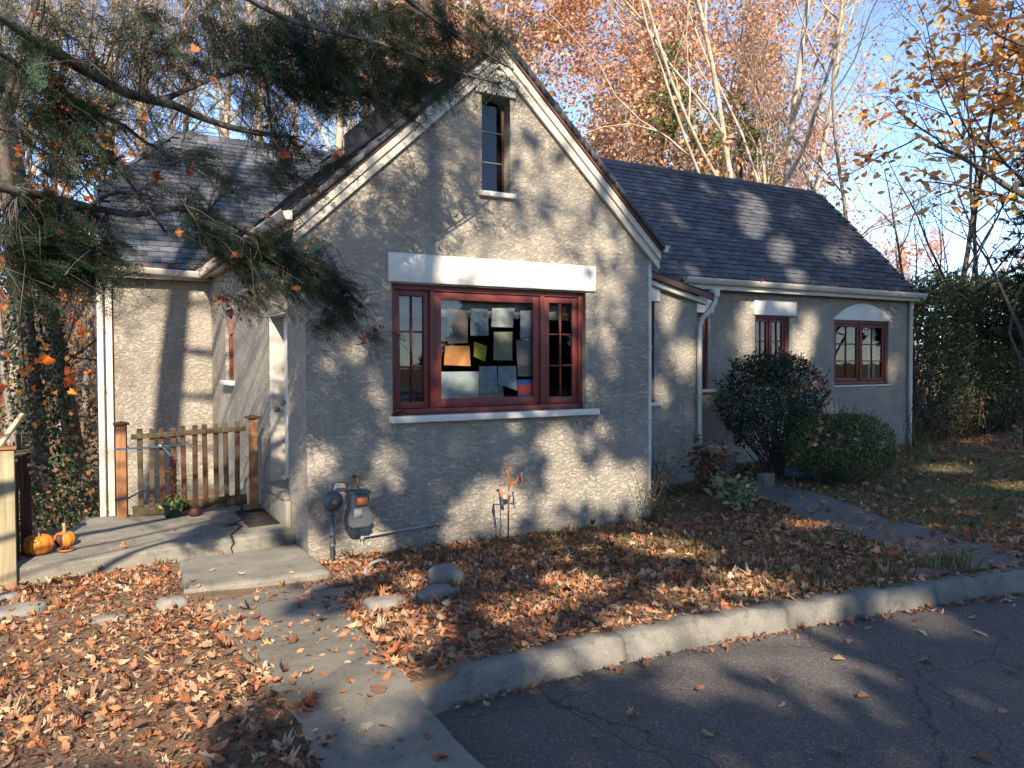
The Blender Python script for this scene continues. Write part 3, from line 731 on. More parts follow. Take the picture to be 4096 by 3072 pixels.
# ---- windows
def frame_boxes(m, x0, x1, z0, z1, y0, y1, w, wb=None):
    wb = wb or w
    m.box(x0, x0+w, y0, y1, z0, z1); m.box(x1-w, x1, y0, y1, z0, z1)
    m.box(x0+w, x1-w, y0, y1, z0, z0+wb); m.box(x0+w, x1-w, y0, y1, z1-w, z1)
def casement(win, x0, x1, z0, z1, y, nx, nz, w=.065, mw=.022, mat=None):
    mat = mat or MT['red']
    m = MB(); frame_boxes(m, x0, x1, z0, z1, y, y+.045, w, w*1.15); sash = part('sash', m, mat, win, bevel=.005)
    gx0, gx1, gz0, gz1 = x0+w, x1-w, z0+w*1.15, z1-w
    mm = MB(); cw, ch = (gx1-gx0)/nx, (gz1-gz0)/nz
    for i in range(1, nx): mm.box(gx0+i*cw-mw/2, gx0+i*cw+mw/2, y+.010, y+.036, gz0, gz1)
    for j in range(1, nz):
        for i in range(nx):
            mm.box(gx0+i*cw+(mw/2 if i else 0), gx0+(i+1)*cw-(mw/2 if i < nx-1 else 0), y+.012, y+.034, gz0+j*ch-mw/2, gz0+j*ch+mw/2)
    if nx*nz > 1: part('muntins', mm, mat, win)
    for i in range(nx):
        for j in range(nz):
            p = MB(); t = rnd.uniform(-.0015, .0015); t2 = rnd.uniform(-.0015, .0015)
            p.raw([(gx0+i*cw,y+.026+t,gz0+j*ch),(gx0+(i+1)*cw,y+.026-t,gz0+j*ch),(gx0+(i+1)*cw,y+.026+t2,gz0+(j+1)*ch),(gx0+i*cw,y+.026-t2,gz0+(j+1)*ch)], [(0,1,2,3)])
            part('pane', p, MT['glass'], win)
def window(op, y, cells, label, fw=.055, recess=.06, post=.05):
    x0, x1, z0, z1 = op; yy = y+recess
    m = MB(); frame_boxes(m, x0, x1, z0, z1, yy, yy+.10, fw, fw*1.2)
    xs = [c[0] for c in cells[1:]]
    for xm in xs: m.box(xm-post/2, xm+post/2, yy, yy+.10, z0+fw*1.2, z1-fw)
    win = part('window', m, MT['red'], house, bevel=.005, label=label)
    for k, (a, b, nx, nz, w) in enumerate(cells):
        aa = a+(fw if k == 0 else post/2); bb = b-(fw if k == len(cells)-1 else post/2)
        casement(win, aa+.004, bb-.004, z0+fw*1.2+.004, z1-fw-.004, yy+.022, nx, nz, w)
    return win
window(BIG, GY, [(3.245,3.765,2,3,.065),(3.765,5.27,1,1,.09),(5.27,5.873,2,3,.075)], 'wide red picture window with six-pane side casements', .06, .07, .06)
window(W1, 10.5, [(9.35,9.72,1,3,.05),(9.72,10.095,1,3,.06)], 'narrow red casement window beside the downspout')
window(W2, 10.5, [(11.275,11.735,2,3,.05),(11.735,12.195,2,3,.05)], 'small red casement window behind the round bush', .05, .06, .04)
window(W3, 10.5, [(13.50,14.36,2,3,.06),(14.36,15.22,2,3,.06)], 'red double casement window under white arched lintel', .06, .03, .05)
window(VW, 9.6, [(7.35,7.72,1,3,.05),(7.72,8.10,1,3,.05)], 'red window of the entry bay mostly hidden by the gable corner')
def attic():
    x0, x1, z0, z1 = ATT; y = GY+.15
    m = MB(); frame_boxes(m, x0, x1, z0, z1, y, y+.04, .022); win = part('window', m, MT['brown'], house, label='tall narrow attic window with three dark panes')
    for j in range(3):
        a = z0+.022+j*(z1-z0-.044)/3; b = z0+.022+(j+1)*(z1-z0-.044)/3
        p = MB(); p.raw([(x0+.022,y+.02,a),(x1-.022,y+.02+rnd.uniform(-.003,.003),a),(x1-.022,y+.02,b),(x0+.022,y+.02,b)], [(0,1,2,3)]); part('pane', p, MT['glass'], win)
        if j: 
            p = MB(); p.box(x0+.022, x1-.022, y+.008, y+.026, a-.006, a+.006); part('muntin', p, MT['pipe_grey'], win)
attic()
def side_window():
    u0, u1, v0, v1 = SW; x = 2.28+.05
    m = MB()
    for a, b, c, d in ((u0,u0+.05,v0,v1),(u1-.05,u1,v0,v1),(u0+.05,u1-.05,v0,v0+.06),(u0+.05,u1-.05,v1-.05,v1)): m.box(x, x+.07, a, b, c, d)
    win = part('window', m, MT['red'], house, bevel=.004, label='narrow red window in the shaded side wall')
    p = MB()
    for j in (1, 2): p.box(x+.012, x+.04, u0+.05, u1-.05, v0+.06+j*(v1-v0-.11)/3-.01, v0+.06+j*(v1-v0-.11)/3+.01)
    part('muntins', p, MT['red'], win)
    for j in range(3):
        a, b = v0+.06+j*(v1-v0-.11)/3, v0+.06+(j+1)*(v1-v0-.11)/3
        p = MB(); p.raw([(x+.03,u0+.05,a),(x+.03,u1-.05,a),(x+.03,u1-.05,b),(x+.03,u0+.05,b)], [(0,1,2,3)]); part('pane', p, MT['glass'], win)
    p = MB(); p.raw([(x+.12,u0-.1,v0-.1),(x+.12,u1+.1,v0-.1),(x+.12,u1+.1,v1+.1),(x+.12,u0-.1,v1+.1)], [(0,1,2,3)]); part('curtain', p, MT['white'], house, label='pale curtain behind the narrow side window')
side_window()
def side_door():
    y0, y1, z0, z1 = DOOR
    m = MB(); m.box(2.455, 2.495, y0+.02, y1-.02, z0+.03, z1-.02)
    dr = part('door', m, MT['white'], house, bevel=.004, label='white side door set back in the wall')
    for a, b in ((.85,1.45),(1.65,2.45)):
        p = MB(); p.box(2.446, 2.4565, y0+.16, y1-.16, a, b); part('door_panel', p, MT['white'], dr, bevel=.006)
    p = MB(); p.lathe([(0,-.055),(.018,-.055),(.027,-.04),(.027,-.028),(.014,-.02),(.014,0),(.026,0),(.026,.004)], (2.455, y1-.09, 1.62), 12, 'x'); part('door_knob', p, MT['steel'], dr, True)
    p = MB(); p.box(2.285, 2.475, y1-.03, y1-.004, z0, z1); p.box(2.285, 2.475, y0+.004, y0+.03, z0, z1); p.box(2.285, 2.475, y0+.03, y1-.03, z1-.03, z1-.004)
    part('door_frame', p, MT['jamb'], dr, bevel=.004)
    p = MB(); p.box(2.33, 2.40, y1-.036, y1-.0295, 1.50, 1.55); part('strike_plate', p, MT['steel'], dr)
    p = MB(); p.box(2.20, 2.47, y0-.03, y1+.03, .54, .635); part('threshold', p, MT['concrete'], dr, bevel=.01)
    p = MB(); p.box(2.47, 2.475, y0-.1, y1+.1, z0-.1, z1+.1); 
side_door()
# ------------------------------------------------------------------ papers hung in the picture window
def papers():
    P = [
     ([(4.021,2.742),(4.283,2.712),(4.274,2.333),(4.011,2.324)], (.36,.30,.26), 'tall faded tan sheet at the upper left of the picture window'),
     ([(4.316,2.745),(4.553,2.745),(4.559,2.424),(4.31,2.423)], 'multi', 'sheet of speckled blue and green paint daubs in the picture window'),
     ([(4.605,2.76),(4.927,2.77),(4.898,2.531),(4.596,2.532)], (.72,.76,.80), 'curled white sheet second from right in the top row'),
     ([(5.01,2.739),(5.261,2.753),(5.265,2.412),(5.001,2.411)], (.70,.75,.82), 'pale blue white sheet at the upper right of the picture window'),
     ([(3.976,2.299),(4.302,2.3),(4.304,2.056),(3.954,2.071)], (.80,.36,.13), 'orange sheet of paper in the picture window'),
     ([(4.36,2.349),(4.54,2.29),(4.501,2.107),(4.349,2.172)], (.62,.58,.10), 'small tilted yellow sheet next to the orange one'),
     ([(4.63,2.47),(4.895,2.478),(4.892,2.122),(4.624,2.129)], (.50,.52,.36), 'pale yellow green upright sheet in the middle row'),
     ([(4.948,2.372),(5.297,2.383),(5.311,1.922),(4.965,1.926)], (.46,.40,.38), 'large lilac grey sheet with a rounded top at the right'),
     ([(3.905,1.992),(4.421,1.991),(4.419,1.641),(3.902,1.638)], (.68,.75,.82), 'wide pale blue sheet at the lower left of the picture window'),
     ([(4.427,2.052),(4.669,2.054),(4.679,1.732),(4.43,1.731)], (.66,.70,.80), 'upright pale sheet with a faint mark beside the wide one'),
     ([(4.691,2.052),(4.947,2.056),(4.946,1.746),(4.683,1.837)], (.68,.75,.80), 'white sheet with slanted lower edge in the bottom row'),
     ([(4.43,1.816),(4.766,1.843),(4.765,1.624),(4.429,1.627)], (.46,.48,.36), 'dull yellow sheet tucked behind two pale sheets at the bottom'),
     ([(4.957,1.886),(5.279,1.884),(5.291,1.626),(4.964,1.632)], 'flag', 'blue sheet with a broad red band at the lower right'),
    ]
    for k, (q, c, lab) in enumerate(P):
        n = 14; s = np.linspace(0, 1, n); U, V = np.meshgrid(s, s)
        q = np.array(q, float); pt = ((1-U)*(1-V))[..., None]*q[3]+(U*(1-V))[..., None]*q[2]+(U*V)[..., None]*q[1]+((1-U)*V)[..., None]*q[0]
        bow = .016*np.sin(U*np.pi)*(.4+V)+.016*(1-V)**2*rnd.uniform(0, 1)+.005*np.sin(U*5+k)*np.sin(V*4+k*2)
        y = 8.475+.012*(k == 11)-bow
        if k == 7: pt[..., 1] += (V**3)*.03*np.exp(-((U-.45)/.18)**2)
        col = np.zeros((n*n, 3))
        if c == 'multi':
            f = nr.random(n*n); a = np.array([(.25,.38,.5),(.5,.56,.6),(.2,.42,.32),(.55,.45,.5),(.35,.42,.6)])
            col = a[(f*5).astype(int) % 5]*.65
        elif c == 'flag':
            col[:] = (.04,.09,.36); vv = V.ravel(); col[(vv > .28) & (vv < .74)] = (.36,.06,.05)
        else:
            sm = fbm(np.stack([U.ravel()*3+k*5, V.ravel()*4], -1), 3, k+3); col[:] = np.array(c)*.56*(1+(sm[:, None]-.5)*.5)
            if k in (2, 3, 8, 9, 10): mk = fbm(np.stack([U.ravel()*4+k*9, V.ravel()*4+3], -1), 2, k+30) > .64; col[mk] *= [(.75,.85,1.0),(1.0,.8,.75),(.8,.95,.8)][k % 3]
        i = np.arange(n-1)[:, None]*n+np.arange(n-1)[None]
        th = .0012
        A = np.stack([pt[..., 0], y, pt[..., 1]], -1).reshape(-1, 3); mb = MB().raw(A, np.stack([i, i+1, i+n+1, i+n], -1).reshape(-1, 4), col=col)
        mb.raw(A+(0, th, 0), np.stack([i, i+n, i+n+1, i+1], -1).reshape(-1, 4), col=col*.8)
        single('paper_sheet', mb, MT['paint'], lab, 'paper', tuple(A.mean(0)), 'papers hung in the picture window', smooth_=True)
papers()
def room_bits():
    m = MB(); m.box(3.3, 5.85, 8.555, 8.575, 2.64, 2.88)  # strip added to stand in for the pale band in the glass
    single('pale_strip', m, MT['pale_strip'], 'added pale strip inside across the top of the picture window', 'curtain', (4.6, 8.565, 2.64))
    for a, b, lab in ((13.62,13.80,'left pale curtain inside the arched window'), (14.86,15.10,'right pale curtain inside the arched window')):
        n = 16; xs = np.linspace(a, b, n); m = MB(); v = [(x, 10.72+.015*math.sin(k*1.9), z) for z in (1.63, 2.9) for k, x in enumerate(xs)]
        m.raw(v, [(k, k+1, n+k+1, n+k) for k in range(n-1)]); single('curtain', m, MT['pale_strip'], lab, 'curtain', (a, 10.72, 1.63), smooth_=True)
    th = thing('armchair', 'dark grey rounded chair back seen through the left casement panes', 'chair', (3.5, 8.85, .62))
    m = MB(); m.lathe([(0,1.36),(.10,1.34),(.24,1.24),(.30,1.05),(.30,.62),(0,.62)], (3.5, 8.9, .55), 18); part('backrest', m, MT['meter'], th, True)
    m = MB(); m.box(3.3,3.72,8.7,9.2,.85,1.0); part('seat', m, MT['meter'], th, bevel=.03)
room_bits()

# ------------------------------------------------------------------ porch, steps and fence
def rough_slab(poly_top, z_top, z_bot, seed, mat, name, label, cat, slope=lambda x, y: 0*x):
    """concrete slab from a four-corner plan (front-left, front-right, back-right, back-left)"""
    q = np.array(poly_top, float); n = 40; s = np.linspace(0, 1, n); U, V = np.meshgrid(s, s)
    pt = ((1-U)*(1-V))[..., None]*q[0]+(U*(1-V))[..., None]*q[1]+(U*V)[..., None]*q[2]+((1-U)*V)[..., None]*q[3]
    z = z_top+slope(pt[..., 0], pt[..., 1])+(fbm(pt.reshape(-1, 2)*3, 3, seed).reshape(n, n)-.5)*.012
    edge = np.minimum(np.minimum(U, 1-U), np.minimum(V, 1-V)); z = z-np.where(edge < .001, .014, 0)
    top = np.concatenate([pt, z[..., None]], -1)
    i = np.arange(n-1)[:, None]*n+np.arange(n-1)[None]
    mb = MB().raw(top.reshape(-1, 3), np.stack([i, i+1, i+n+1, i+n], -1).reshape(-1, 4))
    ring = np.concatenate([top[0, :], top[1:, -1], top[-1, -2::-1], top[-2:0:-1, 0]]); m = len(ring)
    c = ring[:, :2].mean(0); low = ring.copy(); low[:, 2] = z_bot
    mid = ring.copy(); d = ring[:, :2]-c; d /= np.linalg.norm(d, axis=1)[:, None]
    mid[:, :2] += d*.010; mid[:, 2] -= .02; low[:, :2] += d*.012*(1+fbm(ring*4, 2, 3)[:, None]*2)
    for a, b in ((ring, mid), (mid, low)):
        k = np.arange(m); mb.raw(np.concatenate([a, b]), np.stack([k, m+k, m+(k+1) % m, (k+1) % m], -1))
    loc = (float(c[0]), float(c[1]), z_bot)
    o = thing(name, label, cat, loc); part('slab', mb, mat, o, True)
    return o
porch = rough_slab([(-.45,8.50),(2.275,8.80),(2.275,10.5),(.30,10.55)], .265, -.5, 4, MT['concrete'], 'porch_slab', 'cracked grey concrete porch slab in front of the side door', 'porch', lambda x, y: (y-9.5)*.025)
def crack():
    m = MB(); pts = [(2.03,10.45),(1.93,10.0),(1.86,9.80),(1.90,9.62),(1.74,9.42),(1.78,9.2),(1.66,8.98),(1.60,8.85),(1.585,8.722)]
    for (a, b) in zip(pts[:-1], pts[1:]):
        w = rnd.uniform(.010, .022); w2 = rnd.uniform(.012, .026); za = .265+(a[1]-9.5)*.025+.006; zb_ = .265+(b[1]-9.5)*.025+.006
        m.raw([(a[0]-w,a[1],za),(a[0]+w,a[1],za),(b[0]+w2,b[1],zb_),(b[0]-w2,b[1],zb_)], [(0,1,2,3)])
    m.raw([(1.74,9.42,.270),(1.62,9.36,.268),(1.66,9.30,.268),(1.78,9.34,.270)], [(0,1,2,3)])
    z = [.245,.19,.15,.10,.05]; x = [1.585,1.60,1.57,1.585,1.575]
    for k in range(4):
        w = .011-.0015*k; yv = lambda xx: 8.50+.30*(xx+.45)/2.725-.024
        m.raw([(x[k]-w,yv(x[k]),z[k]),(x[k]+w,yv(x[k]),z[k]),(x[k+1]+w*.8,yv(x[k+1]),z[k+1]),(x[k+1]-w*.8,yv(x[k+1]),z[k+1])], [(0,1,2,3)])
    part('crack', m, MT['crack'], porch, label='jagged dark crack across the porch slab')
crack()
step = rough_slab([(.95,7.46),(2.24,7.42),(2.26,8.66),(1.05,8.56)], .115, -.25, 8, MT['concrete'], 'entry_step', 'low concrete step below the porch slab', 'step', lambda x, y: (y-8)*.01)
m = MB(); m.box(2.21, 2.279, 8.95, 10.2, .0, .538); single('door_step', m, MT['concrete'], 'narrow concrete ledge under the side door', 'step', (2.15, 9.6, .27), bevel=.02)
def mat_():
    n = 10; m = MB(); q = np.array([(1.83,9.10),(2.19,9.14),(2.19,10.02),(1.86,10.02)]); z = .285
    m.raw([(*p, z+(p[1]-9.5)*.025) for p in q]+[(*p, z-.012+(p[1]-9.5)*.025) for p in q], [(0,1,2,3),(0,4,5,1),(1,5,6,2),(2,6,7,3),(3,7,4,0)])
    for k in range(9):
        t = (k+.5)/9; a = q[0]*(1-t)+q[3]*t; b = q[1]*(1-t)+q[2]*t; zz = z+.003+(a[1]-9.5)*.025
        m.bar((a[0]+.03,a[1],zz), (b[0]-.03,b[1],zz), .05, .008)
    o = single('door_mat', m, MT['rubber'], 'black ribbed door mat on the porch by the side door', 'mat', (1.76, 9.65, .27))
mat_()
def fence():
    A = np.array([.69,10.36]); B = np.array([2.02,10.10]); d = (B-A)/np.linalg.norm(B-A)
    f = thing('picket_fence', 'low wooden picket gate between two cedar posts on the porch', 'fence', (1.35, 10.2, .28))
    def pt(t, z, o=0): p = A+(B-A)*t; nrm = np.array([d[1], -d[0]]); p = p+nrm*o; return (p[0], p[1], z)
    for t, zt, mat, w in ((-.03,1.38,'cedar',.112),(1.06,1.42,'cedar',.105)):
        p = MB(); p.bar(pt(t, .27), pt(t, zt), w, w, (d[1], -d[0], 0)); po = part('post', p, MT[mat], f, bevel=.006)
        c = MB(); b = np.array(pt(t, zt)); c.raw([b+(-.085,-.085,0),b+(.085,-.085,0),b+(.085,.085,0),b+(-.085,.085,0),b+(-.085,-.085,.02),b+(.085,-.085,.02),b+(.085,.085,.02),b+(-.085,.085,.02),b+(0,0,.045)],
              [(0,3,2,1),(0,1,5,4),(1,2,6,5),(2,3,7,6),(3,0,4,7)], [(4,5,8),(5,6,8),(6,7,8),(7,4,8)]); part('post_cap', c, MT['stain_wood'], po)
    r = MB(); r.bar(pt(.05, 1.235, .05), pt(1.0, 1.30, .05), .03, .062); part('rail', r, MT['grey_wood'], f, bevel=.004)
    r = MB(); r.bar(pt(.05, .345, .0), pt(1.0, .42, .0), .035, .125); part('rail', r, MT['grey_wood'], f, bevel=.004)
    for k in range(10):
        t = .12+k*.0885; zt = 1.325+.006*k+rnd.uniform(-.012, .012); ln = rnd.uniform(-.010, .010)
        p = MB(); a = np.array(pt(t, .34 if k > 2 else .40, .022)); b = np.array(pt(t+ln, zt, .022)); p.bar(a, b, .060, .022, (d[1], -d[0], 0))
        part('picket', p, MT['grey_wood' if k in (0,1,7,8) else 'stain_wood2'], f, bevel=.003)
    # blue ratchet straps tied round the gate
    s = thing('blue_strap', 'blue ratchet strap tying the gate to the left cedar post', 'strap', (.8, 10.3, 1.1))
    m = MB(); w = .018
    def ribbon(pp, hw=.011):
        pp = [np.array(p, float) for p in pp]
        for a, b in zip(pp[:-1], pp[1:]): m.raw([a+(0,0,-hw), b+(0,0,-hw), b+(0,0,hw), a+(0,0,hw)], [(0,1,2,3)])
    ribbon([pt(-.08,1.10,.061), pt(.02,1.10,.062), pt(.12,1.10,.05), pt(.23,1.105,.06), pt(.28,1.12,.062), pt(.48,1.115,.055)])
    ribbon([pt(-.08,1.10,.061), pt(-.085,1.10,-.065), pt(.02,1.10,-.064)])
    ribbon([pt(-.085,.50,.063), pt(.03,.52,.064), pt(.10,.57,.02), pt(.22,.72,-.01), pt(.30,.86,-.02)])
    ribbon([pt(.10,.58,.05), pt(.14,.62,.05), pt(.16,.58,.05), pt(.18,.45,.05)], .014)
    part('webbing', m, MT['strap'], s)
    m = MB(); m.obox(pt(.29,1.12,.075), (.03,0,0), (0,.012,0), (0,0,.022)); m.tube([pt(.29,1.14,.08), pt(.31,1.17,.09)], .008, 6); part('buckle', m, MT['steel'], s)
    m = MB(); m.tube([pt(.30,1.11,.08), pt(.36,1.02,.085), pt(.385,.90,.082), pt(.38,.82,.08)], [.014,.02,.016,.008], 6); part('strap_end', m, MT['strap'], s, True)
fence()
def railing():
    r = thing('stair_railing', 'wooden stair railing with pale post at the left edge of the porch', 'railing', (-.42, 8.6, .1))
    p = MB(); p.box(-.475,-.345,8.44,8.57,-.05,1.325); po = part('post', p, MT['post_wood'], r, bevel=.006)
    c = MB(); c.box(-.50,-.325,8.42,8.59,1.325,1.35); part('post_cap', c, MT['cedar'], po, bevel=.006)
    for k in range(3):
        b = MB(); b.box(-.40+.035*k,-.372+.035*k,8.70+k*.17,8.85+k*.17,.22,1.20); part('board', b, MT['stain_wood'], r, bevel=.003)
    b = MB(); b.box(-.31,-.235,9.12,9.19,.20,1.22); part('board', b, MT['stain_wood'], r, bevel=.003)
    for k in range(6):
        s = MB(); s.bar((-.40+.012*k,8.74+k*.09,1.225+k*.018), (-.27+.008*k,8.76+k*.09,1.235+k*.018), .055, .016); part('slat', s, MT['grey_wood'], r, bevel=.003)
    s = MB(); s.bar((-.47,8.60,1.34), (-.30,9.12,1.60), .04, .04, (0,0,1)); part('handrail', s, MT['new_wood'], r, bevel=.004)
    p = MB(); p.box(-.36,-.30,9.02,9.10,.9,1.42); part('post', p, MT['grey_wood'], r, bevel=.004)
railing()
def back_steps():
    r = thing('wooden_steps', 'weathered plank steps going down behind the pumpkins', 'steps', (-.2, 10.4, -.2))
    for k in range(8):
        b = MB(); y = 9.72+k*.17; z = .20-.015*k; b.box(-.75, .22+.03*k, y, y+.135, z-.035, z); part('plank', b, MT['grey_wood'], r, bevel=.004)
    b = MB(); b.box(-.75,-.70,9.65,11.1,-.5,.1); b.box(.15,.20,9.8,11.1,-.5,.04); part('stringer', b, MT['stain_wood'], r)
back_steps()

# ------------------------------------------------------------------ pumpkins, saucer, pot
def pumpkin(name, label, c, r, h, ribs, mat, stem, seed, sag=0):
    t = thing(name, label, 'pumpkin', c); n, mm = 26, 48
    m = MB(); ph = np.linspace(-np.pi/2, np.pi/2, n); th = np.arange(mm)*2*np.pi/mm
    PH, TH = np.meshgrid(ph, th, indexing='ij'); rr = r*np.cos(PH)**.75*(1-.075*np.abs(np.cos(TH*ribs/2))**3); 
    zz = h/2*np.sin(PH)*(1-.28*np.exp(-(np.cos(PH)/.33)**2))
    w = 1+.05*(vnoise(np.stack([np.cos(TH).ravel()*1.5+seed, np.sin(TH).ravel()*1.5], -1), seed).reshape(TH.shape)-.5)
    V = np.stack([c[0]+rr*w*np.cos(TH), c[1]+rr*w*np.sin(TH), c[2]+h/2*.93+zz], -1)
    i = np.arange(n-1)[:, None]*mm; j = np.arange(mm)[None]; j2 = (j+1) % mm
    m.raw(V.reshape(-1, 3), np.stack([i+j, i+j2, i+mm+j2, i+mm+j], -1).reshape(-1, 4)); part('shell', m, MT[mat], t, True)
    s = MB(); z0 = c[2]+h*.86; s.tube([(c[0],c[1],z0-.02),(c[0]-.004,c[1],z0+.02),(c[0]+stem[0]*.5,c[1]+stem[1]*.5,z0+stem[2]*.55),(c[0]+stem[0],c[1]+stem[1],z0+stem[2])], [.032,.019,.015,.018], 7); part('stem', s, MT['stem'], t)
    return t
zp = lambda y: .265+(y-9.5)*.025
pk = pumpkin('pumpkin', 'larger orange pumpkin with a carved face and a tall stem on the porch corner', (-.18,8.93,zp(8.93)), .137, .205, 10, 'pumpkin', (-.035,.0,.115), 3)
m = MB()
for a, b in (((-.62,.135),(-.40,.15)),((-.52,.15),(-.5,.09)),((-.2,.14),(.12,.15)),((-.1,.15),(-.02,.12)),((-.45,.17),(.15,.175)),((.1,.17),(.3,.13))):
    def onp(u): th_ = -math.pi/2+u[0]-.1; z_ = u[1]; k = math.cos(math.asin(max(-1, min(1, (z_-.095)/.105))))**.75; return (-.18+.140*k*math.cos(th_), 8.93+.140*k*math.sin(th_), zp(8.93)+z_)
    pa, pb = np.array(onp(a)), np.array(onp(b)); mid = np.array(onp(((a[0]+b[0])/2, (a[1]+b[1])/2))); m.tube([pa, mid, pb], .0028, 4)
part('carving', m, MT['crack'], pk)
pk2 = pumpkin('pumpkin', 'smaller orange pumpkin with a dark rotten patch behind the saucer', (.045,9.14,zp(9.14)), .098, .165, 9, 'pumpkin', (-.01,.0,.10), 6)
m = MB(); n = 14
for ph in np.linspace(-.5, .75, 8): pass
PH, TH = np.meshgrid(np.linspace(-.75, .85, 14), np.linspace(-2.75, -1.75, 14), indexing='ij'); rr = .100*np.cos(PH)**.75*(1-.075*np.abs(np.cos(TH*4.5))**3); zz = .0825*np.sin(PH)
rr = rr+.0015-.006*(np.maximum(np.abs(PH-.05)/.8, np.abs(TH+2.25)/.5) > .93)
V = np.stack([.045+rr*np.cos(TH), 9.14+rr*np.sin(TH), zp(9.14)+.0825*.93+zz], -1).reshape(-1, 3); i = np.arange(13)[:, None]*14+np.arange(13)[None]
m.raw(V, np.stack([i, i+1, i+15, i+14], -1).reshape(-1, 4)); part('rotten_patch', m, MT['rot'], pk2, True)
s = thing('clay_saucer', 'terracotta saucer holding dark seed pods in front of the pumpkins', 'saucer', (.05, 8.92, zp(8.92)))
m = MB(); m.lathe([(0,.004),(.055,.004),(.078,.026),(.083,.026),(.060,.0),(0,0)], (.05,8.92,zp(8.92)+.003), 22); part('dish', m, MT['terracotta'], s, True)
for k in range(7):
    a = k*2.4; rr = .012+.006*k; m = MB(); m.lathe([(0,-.013),(.011,-.007),(.014,0),(.010,.008),(0,.013)], (.05+rr*math.cos(a), 8.92+rr*math.sin(a), zp(8.92)+.028), 8); part('pod', m, MT['rot'], s, True)

# leaf outlines (length 1, tip at +x) used for fallen and growing leaves
OAK = [(0,0),(.12,.05),(.2,.17),(.3,.10),(.42,.25),(.52,.12),(.64,.28),(.74,.13),(.84,.15),(1,0)]
MAPLE = [(0,0),(.10,.10),(.02,.30),(.22,.26),(.22,.52),(.40,.34),(.52,.46),(.58,.22),(.80,.20),(1,0)]
OVAL = [(0,0),(.18,.13),(.4,.2),(.65,.17),(.85,.08),(1,0)]
def leaf_template(out):
    up = np.array([(x, y, 0) for x, y in out]); dn = up[1:-1][::-1]*(1, -1, 1); ring = np.concatenate([up, dn]); n = len(ring)
    # spine triangles: fan from mid-spine points
    sp = np.array([(.5, 0, 0)]); V = np.concatenate([ring, sp]); T = [(k, (k+1) % n, n) for k in range(n)]
    return V, np.array(T)
LT = [leaf_template(o) for o in (OAK, MAPLE, OVAL)]
def scatter_leaves(mb, P, size, kinds, cols, tilt=.35, curl=.25, fixed_n=None, yaw=None):
    P = np.asarray(P, float); N_ = len(P)
    if np.isscalar(size): size = np.full(N_, size)
    yaw = nr.uniform(0, 2*np.pi, N_) if yaw is None else yaw
    for k in range(3):
        s = np.where(kinds == k)[0]
        if not len(s): continue
        V, T = LT[k]; n = len(s)
        # local: x along, y across, curl by bending z
        cu = nr.uniform(-curl, curl, n)[:, None]*1.3; cv = nr.uniform(-.2, 1, n)[:, None]*curl*2.2
        L = np.zeros((n, len(V), 3)); L[:] = V-(.5, 0, 0)
        L[..., 2] = cu*L[..., 0]**2*2+cv*L[..., 1]**2*2.5
        L *= size[s][:, None, None]
        a = nr.normal(0, tilt, n); b = nr.normal(0, tilt, n)
        if fixed_n is not None:
            Z = fixed_n[s]+nr.normal(0, tilt, (n, 3))
        else: Z = np.stack([np.sin(a), np.sin(b), np.cos(a)*np.cos(b)], -1)
        Z /= np.linalg.norm(Z, axis=1)[:, None]
        X0 = np.stack([np.cos(yaw[s]), np.sin(yaw[s]), 0*a], -1); Y = np.cross(Z, X0); Y /= np.linalg.norm(Y, axis=1)[:, None]+1e-9; X = np.cross(Y, Z)
        W = P[s][:, None]+L[..., 0:1]*X[:, None]+L[..., 1:2]*Y[:, None]+L[..., 2:3]*Z[:, None]
        tri = (T[None]+np.arange(n)[:, None, None]*len(V)).reshape(-1, 3)
        c = np.repeat(cols[s], len(V), 0)
        mb.raw(W.reshape(-1, 3), None, tri, c)
def pal(n, cols, w=None, jit=.18):
    cols = np.array(cols, float); k = nr.choice(len(cols), n, p=(np.array(w)/np.sum(w) if w is not None else None))
    return np.clip(cols[k]*(1+nr.normal(0, jit, (n, 1))), .004, .9)

